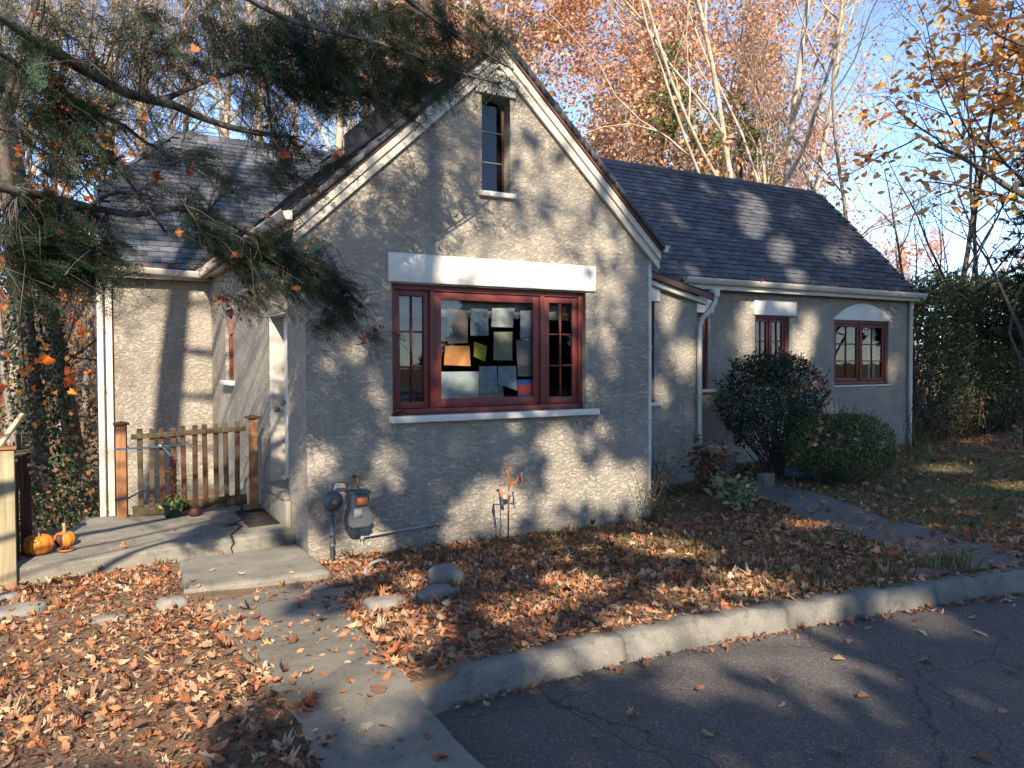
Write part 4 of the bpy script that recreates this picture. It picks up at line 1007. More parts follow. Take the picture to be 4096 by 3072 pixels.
def flowerpot():
    t = thing('potted_plant', 'green plastic pot with a withered leafy plant against the gate', 'plant', (1.17,10.10,.283)); c = np.array([1.17,10.10,.283])
    m = MB(); m.lathe([(0,0),(.085,0),(.105,.15),(.118,.15),(.118,.185),(.106,.185),(.10,.16),(0,.155)], c, 24); part('pot', m, MT['pot'], t, True)
    m = MB(); st = []
    for k in range(26):
        a = rnd.uniform(0, 6.28); l = rnd.uniform(.05, .2); m.tube([c+(0,0,.15), c+(l*.5*math.cos(a), l*.5*math.sin(a), .24), c+(l*math.cos(a), l*math.sin(a), .2+rnd.uniform(-.06,.1))], .004, 4, False)
    for k in range(5):
        x, y = rnd.uniform(-.03,.03), rnd.uniform(-.03,.03); m.tube([c+(x,y,.15), c+(x-.01,y,.4), c+(x-.02+rnd.uniform(-.05,.05),y,rnd.uniform(.55,.72))], [.006,.005,.003], 5, False)
    part('stems', m, MT['rot'], t)
    n = 70; a = nr.uniform(0, 6.28, n); rr = nr.uniform(.06, .20, n); P = c+np.stack([rr*np.cos(a), rr*np.sin(a), .25-rr*.6+nr.uniform(-.06,.06,n)], -1)
    m = MB(); nv = np.stack([np.cos(a), np.sin(a), .6+0*a], -1); scatter_leaves(m, P, nr.uniform(.07,.12,n), np.full(n, 2), pal(n, [(.16,.22,.05),(.10,.16,.04),(.22,.20,.06)]), .3, .4, nv, a); part('leaves', m, MT['leaf_green'], t)
    n = 90; z = nr.uniform(.2, .72, n); P = c+np.stack([nr.normal(-.01,.03+.05*(z<.32),n), nr.normal(0,.03,n), z], -1)
    m = MB(); scatter_leaves(m, P, nr.uniform(.03,.065,n), np.full(n, 2), pal(n, [(.10,.028,.02),(.16,.05,.03),(.07,.02,.02)]), 1.0, .6); part('dead_leaves', m, MT['leaf'], t)
flowerpot()
pumpkin('dark_round_object', 'small dark rounded object beside the green pot', (1.40,10.02,.282), .075, .13, 7, 'rot', (.01,0,.03), 9)  # object of unknown kind, built in the shape of a gourd

# ------------------------------------------------------------------ gas meter, pipe, deer stake, hose
def gas_meter():
    t = thing('gas_meter', 'grey gas meter with regulator and orange index plate on the gable wall', 'meter', (2.62,8.1,0))
    m = MB(); m.tube([(2.478,8.10,-.1),(2.478,8.10,.62)], .021, 10); part('riser_pipe', m, MT['meter'], t, True)
    m = MB()
    for z in (.18,.30,.52): m.lathe([(.0,-.022),(.031,-.022),(.031,.022),(0,.022)], (2.478,8.10,z), 10)
    part('union_nut', m, MT['meter'], t)
    m = MB(); m.lathe([(0,-.06),(.05,-.055),(.085,-.035),(.088,-.008),(.108,-.006),(.108,.008),(.088,.01),(.08,.035),(.03,.05),(0,.05)], (2.485,8.08,.655), 26, 'y'); part('regulator', m, MT['meter'], t, True)
    m = MB(); m.lathe([(0,-.085),(.024,-.085),(.026,-.055),(0,-.055)], (2.485,8.08,.65), 14, 'y'); part('regulator_cap', m, MT['orange_plate'], t, True)
    m = MB(); m.tube([(2.487,8.10,.74),(2.487,8.10,.82),(2.50,8.10,.845),(2.53,8.10,.855),(2.60,8.10,.855),(2.635,8.10,.845),(2.648,8.10,.815),(2.648,8.10,.74)], .020, 10); part('inlet_pipe', m, MT['meter'], t, True)
    m = MB(); m.tube([(2.76,8.08,.73),(2.76,8.08,.83),(2.765,8.10,.86),(2.79,8.16,.865),(2.79,8.30,.865)], .018, 10); part('outlet_pipe', m, MT['rust'], t, True)
    m = MB(); m.prism([(2.655,.56),(2.655,.72),(2.86,.72),(2.86,.56),(2.893,.50),(2.895,.40),(2.86,.355),(2.66,.355),(2.625,.40),(2.628,.50)], 'y', 7.99, 8.16); part('meter_body', m, MT['meter'], t, bevel=.02)
    m = MB(); m.box(2.64,2.875,7.985,8.165,.715,.745); part('meter_flange', m, MT['meter'], t, bevel=.006)
    m = MB(); m.box(2.695,2.83,7.955,7.99,.60,.695); part('index_box', m, MT['rust'], t, bevel=.008)
    m = MB(); m.box(2.705,2.82,7.951,7.9545,.61,.685); part('index_plate', m, MT['orange_plate'], t)
    m = MB(); m.box(2.68,2.77,7.983,7.989,.47,.565); part('label_plate', m, MT['pipe_grey'], t)
    m = MB(); m.lathe([(0,0),(.022,0),(.022,.03),(0,.03)], (2.895,8.07,.45), 10, 'x'); part('side_plug', m, MT['rust'], t)
gas_meter()
t = thing('wall_pipe', 'thin painted pipe running along the foot of the gable wall', 'pipe', (3.3,8.25,.2))
m = MB(); m.tube([(2.86,8.25,.02),(2.86,8.25,.195),(2.89,8.25,.206),(3.74,8.25,.247)], .016, 8); part('pipe', m, MT['pipe_grey'], t, True)
m = MB(); m.lathe([(0,0),(.028,0),(.028,.04),(0,.04)], (3.735,8.25,.248), 10, 'x'); part('pipe_cap', m, MT['pipe_grey'], t)
m = MB(); m.lathe([(0,-.03),(.026,-.03),(.026,.03),(0,.03)], (2.86,8.25,.20), 10); part('elbow', m, MT['pipe_grey'], t)
def deer_stake():
    t = thing('deer_stake', 'rusty deer shaped garden stake with a hanging figure by the gable wall', 'garden stake', (4.44,7.8,.05)); y = 7.8
    m = MB(); m.tube([(4.435,y,.02),(4.44,y,.86)], .006, 6); m.tube([(4.452,y+.02,.02),(4.452,y,.5)], .004, 5); part('stake', m, MT['rust'], t)
    m = MB(); m.tube([(4.33,y,.712),(4.66,y,.702)], .006, 6); m.tube([(4.345,y,.70),(4.345,y,.82)], .003, 4); part('crossbar', m, MT['bark_dark'], t)
    body = [(4.40,.895),(4.385,.87),(4.395,.855),(4.415,.86),(4.42,.80),(4.425,.74),(4.45,.705),(4.44,.65),(4.455,.64),(4.475,.69),(4.52,.705),(4.545,.70),(4.56,.735),(4.585,.80),(4.57,.81),(4.55,.765),(4.50,.755),(4.47,.775),(4.445,.82),(4.44,.88),(4.445,.93),(4.43,.935),(4.425,.89)]
    from mathutils.geometry import tessellate_polygon
    tri = tessellate_polygon([[Vector((a, b, 0)) for a, b in body]]); n = len(body)
    m = MB(); m.raw([(a, y-.004, b) for a, b in body]+[(a, y+.004, b) for a, b in body], [(k, (k+1) % n, n+(k+1) % n, n+k) for k in range(n)], [tuple(q) for q in tri]+[tuple(n+k for k in q[::-1]) for q in tri]); part('deer', m, MT['rust'], t)
    m = MB(); m.tube([(4.62,y,.70),(4.625,y,.76),(4.61,y,.82),(4.625,y,.84)], .010, 5); m.tube([(4.61,y,.70),(4.64,y,.64)], .006, 5); part('fawn', m, MT['rust'], t)
    m = MB(); m.tube([(4.345,y,.70),(4.34,y,.64),(4.35,y,.58),(4.355,y,.55)], [.012,.022,.018,.008], 8); part('pendant', m, MT['terracotta'], t, True)
    m = MB(); m.tube([(4.33,y,.543),(4.41,y,.540)], .004, 5); m.tube([(4.36,y,.54),(4.365,y,.47),(4.375,y,.42)], [.010,.016,.008], 6); part('pendant_tail', m, MT['meter'], t)
deer_stake()
hz = lambda x, y: float(ground_h(np.array([x]), np.array([y]))[0])
m = MB(); a = hz(2.75,7.6); m.tube([(2.58,7.38,a+.02),(2.62,7.45,a+.055),(2.70,7.52,a+.085),(2.80,7.58,a+.09),(2.90,7.62,a+.06)], [.022,.017,.017,.017,.017], 8); single('hose_end', m, MT['pipe_grey'], 'short curved grey hose end lying among the leaves', 'hose', (2.7,7.5,a), smooth_=True)

# ------------------------------------------------------------------ stones
def stone(c, s, seed, label, flat=1.0):
    n, mm = 14, 22; ph = np.linspace(-np.pi/2, np.pi/2, n); th = np.arange(mm)*2*np.pi/mm; PH, TH = np.meshgrid(ph, th, indexing='ij')
    d = np.stack([np.cos(PH)*np.cos(TH), np.cos(PH)*np.sin(TH), np.sin(PH)], -1); k = np.sign(d)*np.abs(d)**.72
    k = k*(1+.55*(fbm(d.reshape(-1, 3)*1.3+seed*7, 3, seed).reshape(n, mm)-.5)[..., None])
    V = k*np.array(s)+np.array(c); i = np.arange(n-1)[:, None]*mm; j = np.arange(mm)[None]; j2 = (j+1) % mm
    m = MB().raw(V.reshape(-1, 3), np.stack([i+j, i+j2, i+mm+j2, i+mm+j], -1).reshape(-1, 4)); single('stone', m, MT['stone'], label, 'stone', tuple(c), 'stones bordering the leaf bed', smooth_=True)
for x, y, s, sd_, lab in [(2.93,6.27,(.155,.12,.13),2,'upright grey stone, tallest of the three by the walk'),(2.62,5.72,(.17,.10,.075),3,'low flat grey stone in front of the upright one'),(2.16,5.72,(.17,.12,.06),5,'pale flat stone beside the walk, nearest the step'),
    (-.28,7.55,(.19,.13,.06),7,'flat brown grey stone at the far left among leaves'),(-.40,8.05,(.10,.08,.045),8,'small flat stone below the wooden post'),(.80,7.05,(.13,.09,.06),9,'small stone at the left foot of the entry step'),(.30,6.85,(.15,.07,.03),10,'half buried stone left of the walk'),(2.02,6.55,(.16,.12,.035),12,'flat stone slab at the right edge of the walk')]:
    stone((x, y, hz(x, y)+s[2]*.35), s, sd_, lab)
b = MB(); z = hz(9.42,8.55); b.box(9.30,9.52,8.45,8.62,z-.1,z+.20); single('concrete_block', b, MT['concrete'], 'square concrete block at the head of the side path', 'block', (9.42,8.55,z), bevel=.01)
t = thing('drain_pipe_end', 'dark round pipe end lying under the clipped bush', 'pipe', (10.2,8.6,.2)); z = hz(10.1,8.5)
m = MB(); m.tube([(10.05,8.75,z+.13),(10.38,8.45,z+.12)], .10, 16); part('pipe', m, MT['meter'], t, True)
m = MB(); m.box(8.95,9.9,9.62,10.48,.1,.52); single('side_stoop', m, MT['concrete'], 'low concrete stoop behind the bay by the round bush', 'step', (9.4,10,.2), bevel=.015)

m = MB(); P_ = np.stack([nr.uniform(3.24, 3.42, 9), nr.uniform(8.22, 8.33, 9), nr.uniform(1.51, 1.545, 9)], -1); scatter_leaves(m, P_, nr.uniform(.05,.10,9), nr.choice([0,1], 9), pal(9, [(.10,.05,.035),(.06,.035,.03)]), .5, .6)
single('leaf_clump', m, MT['leaf'], 'small clump of dead leaves on the left end of the window sill', 'leaves', (3.3, 8.28, 1.5))
# ------------------------------------------------------------------ hemlock overhanging from the left
def unit(v): v = np.asarray(v, float); return v/(np.linalg.norm(v, axis=-1, keepdims=True)+1e-9)
def frond_template(seed, nside=13, L=.34, gap_=.0135, nw=.0034):
    r = np.random.default_rng(seed); V = []; T = []; C = []
    def ribbon(p, q, w):
        p, q = np.array(p), np.array(q); d = unit(q-p); s = np.array([-d[1], d[0], 0])*w
        k = len(V); V.extend([p-s, p+s, q+s*.5]); T.append((k, k+1, k+2)); C.extend([(.09,.055,.03)]*3)
    def needle(p, d, l, g):
        s = np.array([-d[1], d[0], 0])*nw; k = len(V); up = np.array([0, 0, r.uniform(-.003, .003)])
        V.extend([p-s, p+s, p+d*l+up]); T.append((k, k+1, k+2)); C.extend([g]*3)
    ax = lambda t: np.array([t*L, .03*L*math.sin(t*3+seed), -.13*L*t*t])
    for k in range(4): ribbon(ax(k/4), ax((k+1)/4), .0022)
    for k in range(nside):
        t = .08+.9*k/nside; p = ax(t); sl = (.36*L*(1-t)**.8+.02)*r.uniform(.7, 1.15)
        for sg in (-1, 1):
            an = sg*R(r.uniform(42, 62)); d = np.array([math.cos(an), math.sin(an), r.uniform(-.25, .05)]); q = p+d*sl
            ribbon(p, q, .0014); nn = max(3, int(sl/gap_)); g0 = np.array((.024,.052,.030))*r.uniform(.55, 1.4)
            for j in range(nn):
                b = p+(q-p)*(j+.6)/nn
                for s2 in (-1, 1):
                    a2 = an+s2*R(r.uniform(50, 75)); dd = np.array([math.cos(a2), math.sin(a2), r.uniform(-.2, .2)])
                    if r.random() < .82: needle(b, dd, r.uniform(.012, .019), tuple(g0*r.uniform(.8, 1.25)))
    return np.array(V, float), np.array(T), np.array(C)
FR = [frond_template(s) for s in (1, 2, 3)]
def place_templates(mb, temps, O, X, Z, scale, tint=None):
    n = len(O); Y = unit(np.cross(Z, X)); X = unit(X); Z = np.cross(X, Y); which = nr.integers(0, len(temps), n)
    for k, (V, T, C) in enumerate(temps):
        s = np.where(which == k)[0]
        if not len(s): continue
        W = O[s][:, None]+scale[s][:, None, None]*(V[None, :, 0:1]*X[s][:, None]+V[None, :, 1:2]*Y[s][:, None]+V[None, :, 2:3]*Z[s][:, None])
        c = np.tile(C[None], (len(s), 1, 1))
        if tint is not None: c = c*tint[s][:, None, :]
        mb.raw(W.reshape(-1, 3), None, (T[None]+np.arange(len(s))[:, None, None]*len(V)).reshape(-1, 3), c.reshape(-1, 3))
LIMBS = {
 'A': [(-2.5,2.6,4.5),(-1.8,3.6,4.15),(-.43,4.6,3.9),(-.21,4.73,3.85),(-.06,4.87,3.80),(.09,5.0,3.76),(.23,5.13,3.73),(.36,5.27,3.71),(.49,5.4,3.73),(.61,5.53,3.78),(.77,5.67,3.78),(.97,5.8,3.77),(1.18,5.93,3.77),(1.4,6.07,3.80),(1.59,6.2,3.85)],
 'A2': [(.60,5.55,3.78),(.78,5.69,3.92),(.94,5.83,4.06),(1.19,5.98,4.22),(1.42,6.12,4.37),(1.7,6.26,4.52),(2.01,6.4,4.69)],
 'B': [(-2.5,2.6,4.1),(-1.5,3.6,3.75),(-.38,4.4,3.62),(-.21,4.57,3.61),(-.1,4.74,3.57),(0,4.91,3.52),(.13,5.09,3.44),(.30,5.26,3.32),(.46,5.43,3.15),(.64,5.6,2.96)],
 'B2': [(.09,4.95,3.45),(.15,5.04,3.50),(.25,5.18,3.54),(.38,5.32,3.54),(.52,5.46,3.48),(.76,5.6,3.42)],
 'C': [(-2.5,2.6,3.2),(-1.6,3.8,3.0),(-.5,4.6,2.98),(-.23,4.75,2.99),(-.12,4.91,3.01),(.01,5.06,3.02),(.15,5.22,3.02),(.28,5.37,3.01),(.42,5.52,3.02),(.62,5.68,3.12),(.84,5.83,3.18),(1.05,5.98,3.15),(1.27,6.14,3.05),(1.59,6.29,2.95),(1.93,6.45,2.84),(2.22,6.6,2.67)],
 'C2': [(.2,5.24,3.03),(.27,5.28,3.10),(.4,5.35,3.14),(.57,5.48,3.16),(.75,5.6,3.14)],
 'D': [(-2.5,2.6,5.3),(-1.2,3.6,4.85),(.41,4.6,4.48),(.73,4.91,4.41),(1.16,5.23,4.36),(1.68,5.54,4.43),(2.21,5.86,4.58),(2.73,6.17,4.64),(3.24,6.49,4.71),(3.8,6.8,4.82)],
 'E': [(-2.5,2.6,6.2),(-.8,3.8,5.5),(1.21,4.9,4.99),(1.76,5.28,4.88),(2.36,5.66,4.85),(2.84,6.04,4.88),(3.39,6.42,4.93),(3.95,6.8,4.98)],
 'F': [(1.42,6.12,4.37),(1.68,6.3,4.27),(2.01,6.4,4.34),(2.36,6.5,4.37),(2.74,6.6,4.29),(3.1,6.7,4.16)],
 'G': [(-2.5,2.6,3.7),(-1.4,3.7,3.4),(-.39,4.5,3.25),(-.22,4.68,3.28),(-.11,4.85,3.27),(.02,5.03,3.22),(.2,5.2,3.13)],
}
LR = dict(A=.058, A2=.018, B=.026, B2=.015, C=.036, C2=.012, D=.03, E=.028, F=.010, G=.014)
BLOBS = [(1.60,6.00,4.54,0.47,110),(2.22,6.20,4.83,0.54,130),(2.93,6.50,5.07,0.45,110),(3.57,6.70,5.19,0.29,45),(2.66,6.50,4.59,0.35,75),(2.13,6.30,4.44,0.39,90),(1.72,6.20,4.32,0.28,50),(3.75,6.80,4.86,0.24,22),(3.15,6.70,4.81,0.32,45),(0.85,5.60,4.34,0.39,34),(0.33,5.20,4.09,0.36,24),(1.35,6.10,4.10,0.31,40),(0.55,5.40,3.98,0.34,26),(1.24,5.90,4.37,0.34,46),(0.03,4.90,3.94,0.28,16),(-0.10,4.80,3.66,0.21,26),(-0.12,4.80,3.47,0.20,32),(0.09,5.00,3.52,0.21,36),(-0.07,4.90,3.22,0.26,34),(0.18,5.20,3.32,0.22,20),(0.36,5.30,3.58,0.23,14),(-0.14,5.00,2.86,0.21,60),(0.03,5.20,2.83,0.22,60),(-0.19,5.00,2.68,0.17,26),(0.15,5.30,2.71,0.16,30),(-0.04,5.20,2.63,0.19,28),(0.22,5.30,2.88,0.13,18),(1.35,6.20,3.03,0.23,60),(1.69,6.40,2.94,0.23,70),(1.94,6.50,2.77,0.22,60),(1.51,6.30,2.73,0.21,50),(1.13,6.10,2.90,0.18,34),(2.11,6.60,2.59,0.16,26),(0.96,6.00,3.04,0.16,26),(0.78,5.80,3.09,0.21,18),(2.42,6.70,2.37,0.13,8),(1.90,6.50,2.46,0.11,10),(1.25,6.20,2.61,0.13,14),(1.06,6.10,2.59,0.09,6),(0.68,5.70,3.50,0.24,20),(0.93,5.80,3.42,0.21,16),(1.41,6.10,3.58,0.17,24),(1.57,6.20,3.80,0.17,20),(1.71,6.30,3.51,0.12,8),(0.47,5.50,3.22,0.20,12),(1.92,6.40,3.82,0.16,8)]
def smooth_line(p, n):
    p = np.array(p, float); d = np.r_[0, np.cumsum(np.linalg.norm(np.diff(p, axis=0), axis=1))]; t = np.linspace(0, d[-1], n)
    q = np.stack([np.interp(t, d, p[:, k]) for k in range(3)], -1); k = np.array([1, 2, 3, 2, 1.])/9
    for c in range(3):
        e = np.pad(q[:, c], 2, mode='edge'); q[2:-2, c] = np.convolve(e, k, 'valid')[2:-2]
    return q
def hemlock():
    t = thing('hemlock_tree', 'dark hemlock with feathery boughs overhanging the porch from the left', 'tree', (-3.7, 2.6, .3))
    m = MB(); zz = np.linspace(0, 15, 14); m.tube(np.stack([-3.74+.145*zz+.04*np.sin(zz), 2.6+.06*np.cos(zz*1.3), zz+.2], -1), np.interp(zz, [0, 1, 9, 15], [.36,.27,.2,.05]), 12); part('trunk', m, MT['hemlock_bark'], t, True)
    allp = []
    for k, p in LIMBS.items():
        p = [((-3.74+.145*q[2], q[1], q[2]) if q[1] == 2.6 else q) for q in p]
        n = max(12, len(p)*4); q = smooth_line(p, n); q = q+(fbm(q*3, 2, 4)[:, None]-.5)*.04; r = LR[k]*np.linspace(1.15, .28, n)*(1+.25*(vnoise(q*9, 5)-.5))
        m = MB(); m.tube(q, r, 9); part('limb', m, MT['hemlock_bark'], t, True); allp.append(q[n//8:])
    allp = np.concatenate(allp)
    # upper crown that shades the house but sits above the view
    P = []; S = []; bl = np.array(BLOBS)
    for (x, y, z, r, c) in BLOBS:
        c = int(c*(1.7 if x > 2.8 else 2.45 if z > 4.0 else 1.9)); P.append(np.array([x, y, z])+nr.normal(0, .48, (c, 3))*np.array([r, r*1.1, r*.85]))
    P = np.concatenate(P); n = len(P)
    D = np.array([.75, .32, -.35])+nr.normal(0, .42, (n, 3)); Zv = np.array([0, 0, 1.0])+nr.normal(0, .38, (n, 3))
    sc = nr.uniform(.42, .85, n); tint = np.ones((n, 3))*nr.uniform(.6, 1.55, (n, 1)); tint[:, 0] *= nr.uniform(.55, 1.1, n)
    m = MB(); place_templates(m, FR, P, D, Zv, sc, tint)
    part('foliage', m, MT['needle'], t)
    tw = MB()
    for i in range(0, n, 2):
        d2 = ((allp-P[i])**2).sum(1); j = int(np.argmin(d2)); a = allp[j]; L = math.sqrt(d2[j])
        if L > 1.5: continue
        mid = (a+P[i])/2+np.array([0, 0, .10*L])+nr.normal(0, .06*L, 3); tw.tube([a, mid, P[i]], [.0032+.002*L, .0028, .0014], 3, False)
    # bare hanging twigs
    for i in range(420):
        b = BLOBS[int(nr.integers(0, len(BLOBS)))]; p = np.array(b[:3])+nr.normal(0, .6, 3)*b[3]; d = unit(np.array([.6, .3, -.45])+nr.normal(0, .5, 3)); L = nr.uniform(.15, .5)
        tw.tube([p, p+d*L*.5+nr.normal(0, .02, 3), p+d*L+np.array([0, 0, -.05])], [.003, .002, .001], 3, False)
    part('twigs', tw, MT['hemlock_bark'], t)
    cn = MB()                    # small brown cones and caught dead leaves
    for i in range(60):
        b = BLOBS[int(nr.choice([2,3,7,8,5,28,29,31,37,38]))]; p = np.array(b[:3])+nr.normal(0, .5, 3)*b[3]+(0, 0, -.08); cn.lathe([(0,-.016),(.008,-.008),(.010,0),(.006,.01),(0,.014)], p, 6)
    part('cones', cn, MT['rot'], t, kind='stuff')
    nl = 90; k = nr.integers(0, len(BLOBS), nl); P2 = bl[k, :3]+nr.normal(0, .5, (nl, 3))*bl[k, 3:4]
    lf = MB(); scatter_leaves(lf, P2, nr.uniform(.05,.10,nl), nr.choice([0,1], nl), pal(nl, [(.22,.06,.03),(.35,.12,.04),(.13,.05,.03)]), 1.2, .6); part('caught_leaves', lf, MT['leaf'], t)
hemlock()

# ------------------------------------------------------------------ generic broadleaf tree
def grow(r, p, d, L, rad, lev, maxlev, P, out, tips):
    n = {0: 14, 1: 10, 2: 7}.get(lev, 5); pts = [np.array(p, float)]; d = unit(d); seg = L/(n-1); cur = d.copy()
    for i in range(n-1):
        cur = unit(cur+r.normal(0, P['wob'][min(lev, 3)], 3)+np.array([0, 0, P['up'][min(lev, 3)]])); pts.append(pts[-1]+cur*seg)
    pts = np.array(pts); rr = rad*np.linspace(1, P['taper'][min(lev, 3)], n); out.append((pts, rr, lev))
    if lev >= maxlev: tips.append(pts); return
    nc = P['kids'][min(lev, 3)]; nc = int(r.integers(nc[0], nc[1]+1)); lo = P['start'][min(lev, 3)]
    for k in range(nc):
        t = lo+(1-lo)*(k+r.random())/nc; f = t*(n-1); i = min(int(f), n-2); q = pts[i]+(pts[i+1]-pts[i])*(f-i); ax = unit(pts[i+1]-pts[i])
        side = unit(np.cross(ax, r.normal(0, 1, 3))); an = R(r.uniform(*P['ang'][min(lev, 3)])); dd = ax*math.cos(an)+side*math.sin(an)
        grow(r, q, dd, L*r.uniform(*P['len'][min(lev, 3)])*(1.15-.55*t), rr[i]*r.uniform(.45, .7), lev+1, maxlev, P, out, tips)
BASE = dict(wob=[.05,.12,.18,.22], up=[.03,.06,.05,.03], taper=[.25,.25,.3,.4], kids=[(9,12),(5,7),(4,6),(3,4)], start=[.3,.25,.2,.15], ang=[(30,60),(30,60),(25,60),(25,65)], len=[(.4,.6),(.45,.65),(.45,.7),(.5,.7)])
def make_tree(name, label, cat, seed, H, rad, params, maxlev, bark, leaves=None, group=None, stems=None):
    """leaves: dict(n per tip, size, kinds, palette, weights, spread)"""
    r = np.random.default_rng(seed); P = {**BASE, **params}; out = []; tips = []
    for (p0, d0, k) in (stems or [((0,0,-.3), (0,0,1), 1.0)]): grow(r, p0, d0, H*k, rad*k, 0, maxlev, P, out, tips)
    t = thing(name, label, cat, (0,0,0), group)
    tr, br = MB(), MB()
    for pts, rr, lev in out:
        if lev <= 1: tr.tube(pts, rr, 9 if lev == 0 else 5, False)
        else: br.tube(pts, np.maximum(rr, .0045 if lev == 2 else .0035), 4 if lev == 2 else 3, False)
    part('trunk', tr, MT[bark], t, True); part('branches', br, MT[bark], t)
    if leaves:
        T = np.concatenate(tips); n = int(len(tips)*leaves['n']); k = r.integers(0, len(T), n); Pp = T[k]+r.normal(0, leaves.get('spread', .15), (n, 3))
        if leaves.get('hmin'): keep = Pp[:, 2] > leaves['hmin']; Pp = Pp[keep]; n = len(Pp)
        m = MB(); sz = r.uniform(.7, 1.3, n)*leaves['size']
        if leaves.get('quad'):
            a = unit(r.normal(0, 1, (n, 3))); b = unit(np.cross(a, r.normal(0, 1, (n, 3)))); s = sz[:, None]
            V = np.stack([Pp-a*s*.5, Pp+b*s*.3, Pp+a*s*.5, Pp-b*s*.3], 1).reshape(-1, 3); m.raw(V, np.arange(4*n).reshape(-1, 4), col=np.repeat(pal(n, leaves['pal'], leaves.get('w'), .22), 4, 0))
        else: scatter_leaves(m, Pp, sz, r.choice(leaves['kinds'], n), pal(n, leaves['pal'], leaves.get('w'), .2), 1.2, .4)
        part('foliage', m, MT['tree_leaf'], t)
    return t
ORANGE = [(.68,.39,.22),(.62,.31,.17),(.72,.48,.30),(.52,.24,.14),(.66,.45,.30)]
used = {}
def put(proto, th, rng, rz, s=1.0, label=None, lean=(0,0), dz=0, group=None):
    """th: bearing from the depth axis in degrees, rng: distance from the viewing point; copies share mesh data"""
    x, y = rng*math.sin(R(th)), rng*math.cos(R(th)); z = hz(x, y)+dz
    o = proto if proto.name not in used else copy_tree(proto)
    used[proto.name] = 1
    o.location = (x, y, z); o.rotation_euler = (R(lean[0]), R(lean[1]), R(rz)); o.scale = (s, s, s)
    if label: o['label'] = label
    if group: o['group'] = group
    return o
def woods():
    # bare trees of the wood behind
    bareA = make_tree('bare_tree', 'x', 'tree', 21, 17, .17, dict(kids=[(11,13),(5,7),(4,6),(3,4)], ang=[(22,45),(25,50),(25,55),(25,60)], start=[.35,.2,.2,.1]), 4, 'bark_tan')
    bareB = make_tree('bare_tree', 'x', 'tree', 22, 15, .12, dict(kids=[(9,11),(5,6),(4,6),(3,4)], ang=[(25,50),(25,55),(25,60),(25,60)], start=[.3,.2,.15,.1]), 4, 'bark',
        dict(n=.9, size=.07, quad=1, pal=[(.30,.12,.06),(.18,.08,.05),(.40,.22,.10)], spread=.05))
    bareC = make_tree('bare_tree', 'x', 'tree', 23, 18, .22, dict(kids=[(8,10),(5,7),(4,6),(3,4)], ang=[(18,38),(25,50),(25,55),(25,60)], start=[.3,.2,.2,.1], wob=[.03,.10,.16,.2]), 4, 'bark_pale')
    slim = make_tree('slim_tree', 'x', 'tree', 24, 9, .075, dict(kids=[(9,12),(4,6),(3,4),(2,3)], ang=[(30,60),(30,60),(30,60),(30,60)], start=[.15,.2,.2,.1]), 3, 'bark_dark',
        dict(n=2.5, size=.06, quad=1, pal=[(.16,.07,.035),(.28,.12,.05),(.12,.09,.03)], spread=.06))
    oak = make_tree('oak_tree', 'x', 'tree', 31, 17, .24, dict(kids=[(12,14),(6,8),(5,6),(3,4)], ang=[(30,62),(30,55),(25,60),(25,60)], start=[.22,.2,.2,.1]), 3, 'bark_tan',
        dict(n=42, size=.18, quad=1, pal=ORANGE, w=[3,2,2,1,2], spread=.34))
    oak2 = make_tree('oak_tree', 'x', 'tree', 33, 15, .2, dict(kids=[(11,13),(6,8),(5,6),(3,4)], ang=[(35,70),(30,60),(25,60),(25,60)], start=[.2,.2,.2,.1]), 3, 'bark_tan',
        dict(n=36, size=.18, quad=1, pal=[(.64,.31,.18),(.60,.26,.15),(.68,.42,.25),(.50,.35,.18)], spread=.32))
    syc = make_tree('sycamore_tree', 'tall pale barked tree with several spreading stems above the right wing roof', 'tree', 41, 19, .135, dict(kids=[(7,9),(5,7),(4,6),(3,4)], ang=[(18,40),(25,50),(25,55),(25,60)], start=[.28,.25,.2,.1], wob=[.035,.09,.15,.2], up=[.02,.07,.05,.03]), 4, 'bark_pale',
        dict(n=.8, size=.10, quad=1, pal=[(.42,.18,.08),(.30,.12,.05)], spread=.06), stems=[((0,0,-.3),(.02,.0,1),1.0),((.1,.1,-.3),(-.19,.05,1),.92),((-.1,.1,-.3),(.30,.05,1),.95)])
    near_oak = make_tree('oak_tree', 'leafy orange oak leaning in from the right edge above the hedge', 'tree', 52, 11, .16, dict(kids=[(15,17),(6,7),(4,5),(3,4)], ang=[(45,80),(30,60),(25,60),(25,60)], start=[.26,.15,.15,.1], up=[.03,.04,.02,.0], len=[(.34,.5),(.45,.6),(.45,.7),(.5,.7)]), 3, 'bark_dark',
        dict(n=13, size=.20, kinds=[2], pal=[(.74,.38,.12),(.68,.30,.10),(.78,.52,.20),(.50,.22,.08),(.62,.36,.12)], spread=.14))
    put(syc, 48.4, 25, 0, 1.0)
    put(near_oak, 69.3, 19.0, 40, 1.2)
    put(oak, 33.2, 27, 20, .95, 'broad orange oak directly right of the gable peak')
    put(oak2, 38.4, 30, 80, 1.0, 'rust orange oak between the gable and the pale barked tree')
    put(oak2, 51.8, 33, 200, .72, 'low rust oak behind the pale barked tree on its right')
    put(oak, 42.9, 34, 140, .92, 'tall orange oak left of the pale barked tree')
    put(oak2, 29.2, 36, 300, 1.05, 'orange oak seen behind the gable peak')
    put(oak, 57.2, 75, 60, .55, 'distant orange tree low behind the end of the roof')
    put(oak2, 61.5, 70, 10, .5, 'distant russet tree low above the hedge')
    put(bareB, 53.8, 27, 0, .86, 'bare twiggy tree just right of the roof end')
    put(bareC, 51.0, 24, 90, .62, 'leaning bare tree rising from behind the right roof corner', (14, 26))
    put(slim, 58.9, 21, 0, 1.12, 'slim dark forked tree standing behind the hedge')
    put(slim, 61.0, 25, 130, 1.1, 'slim straight tree right of the forked one')
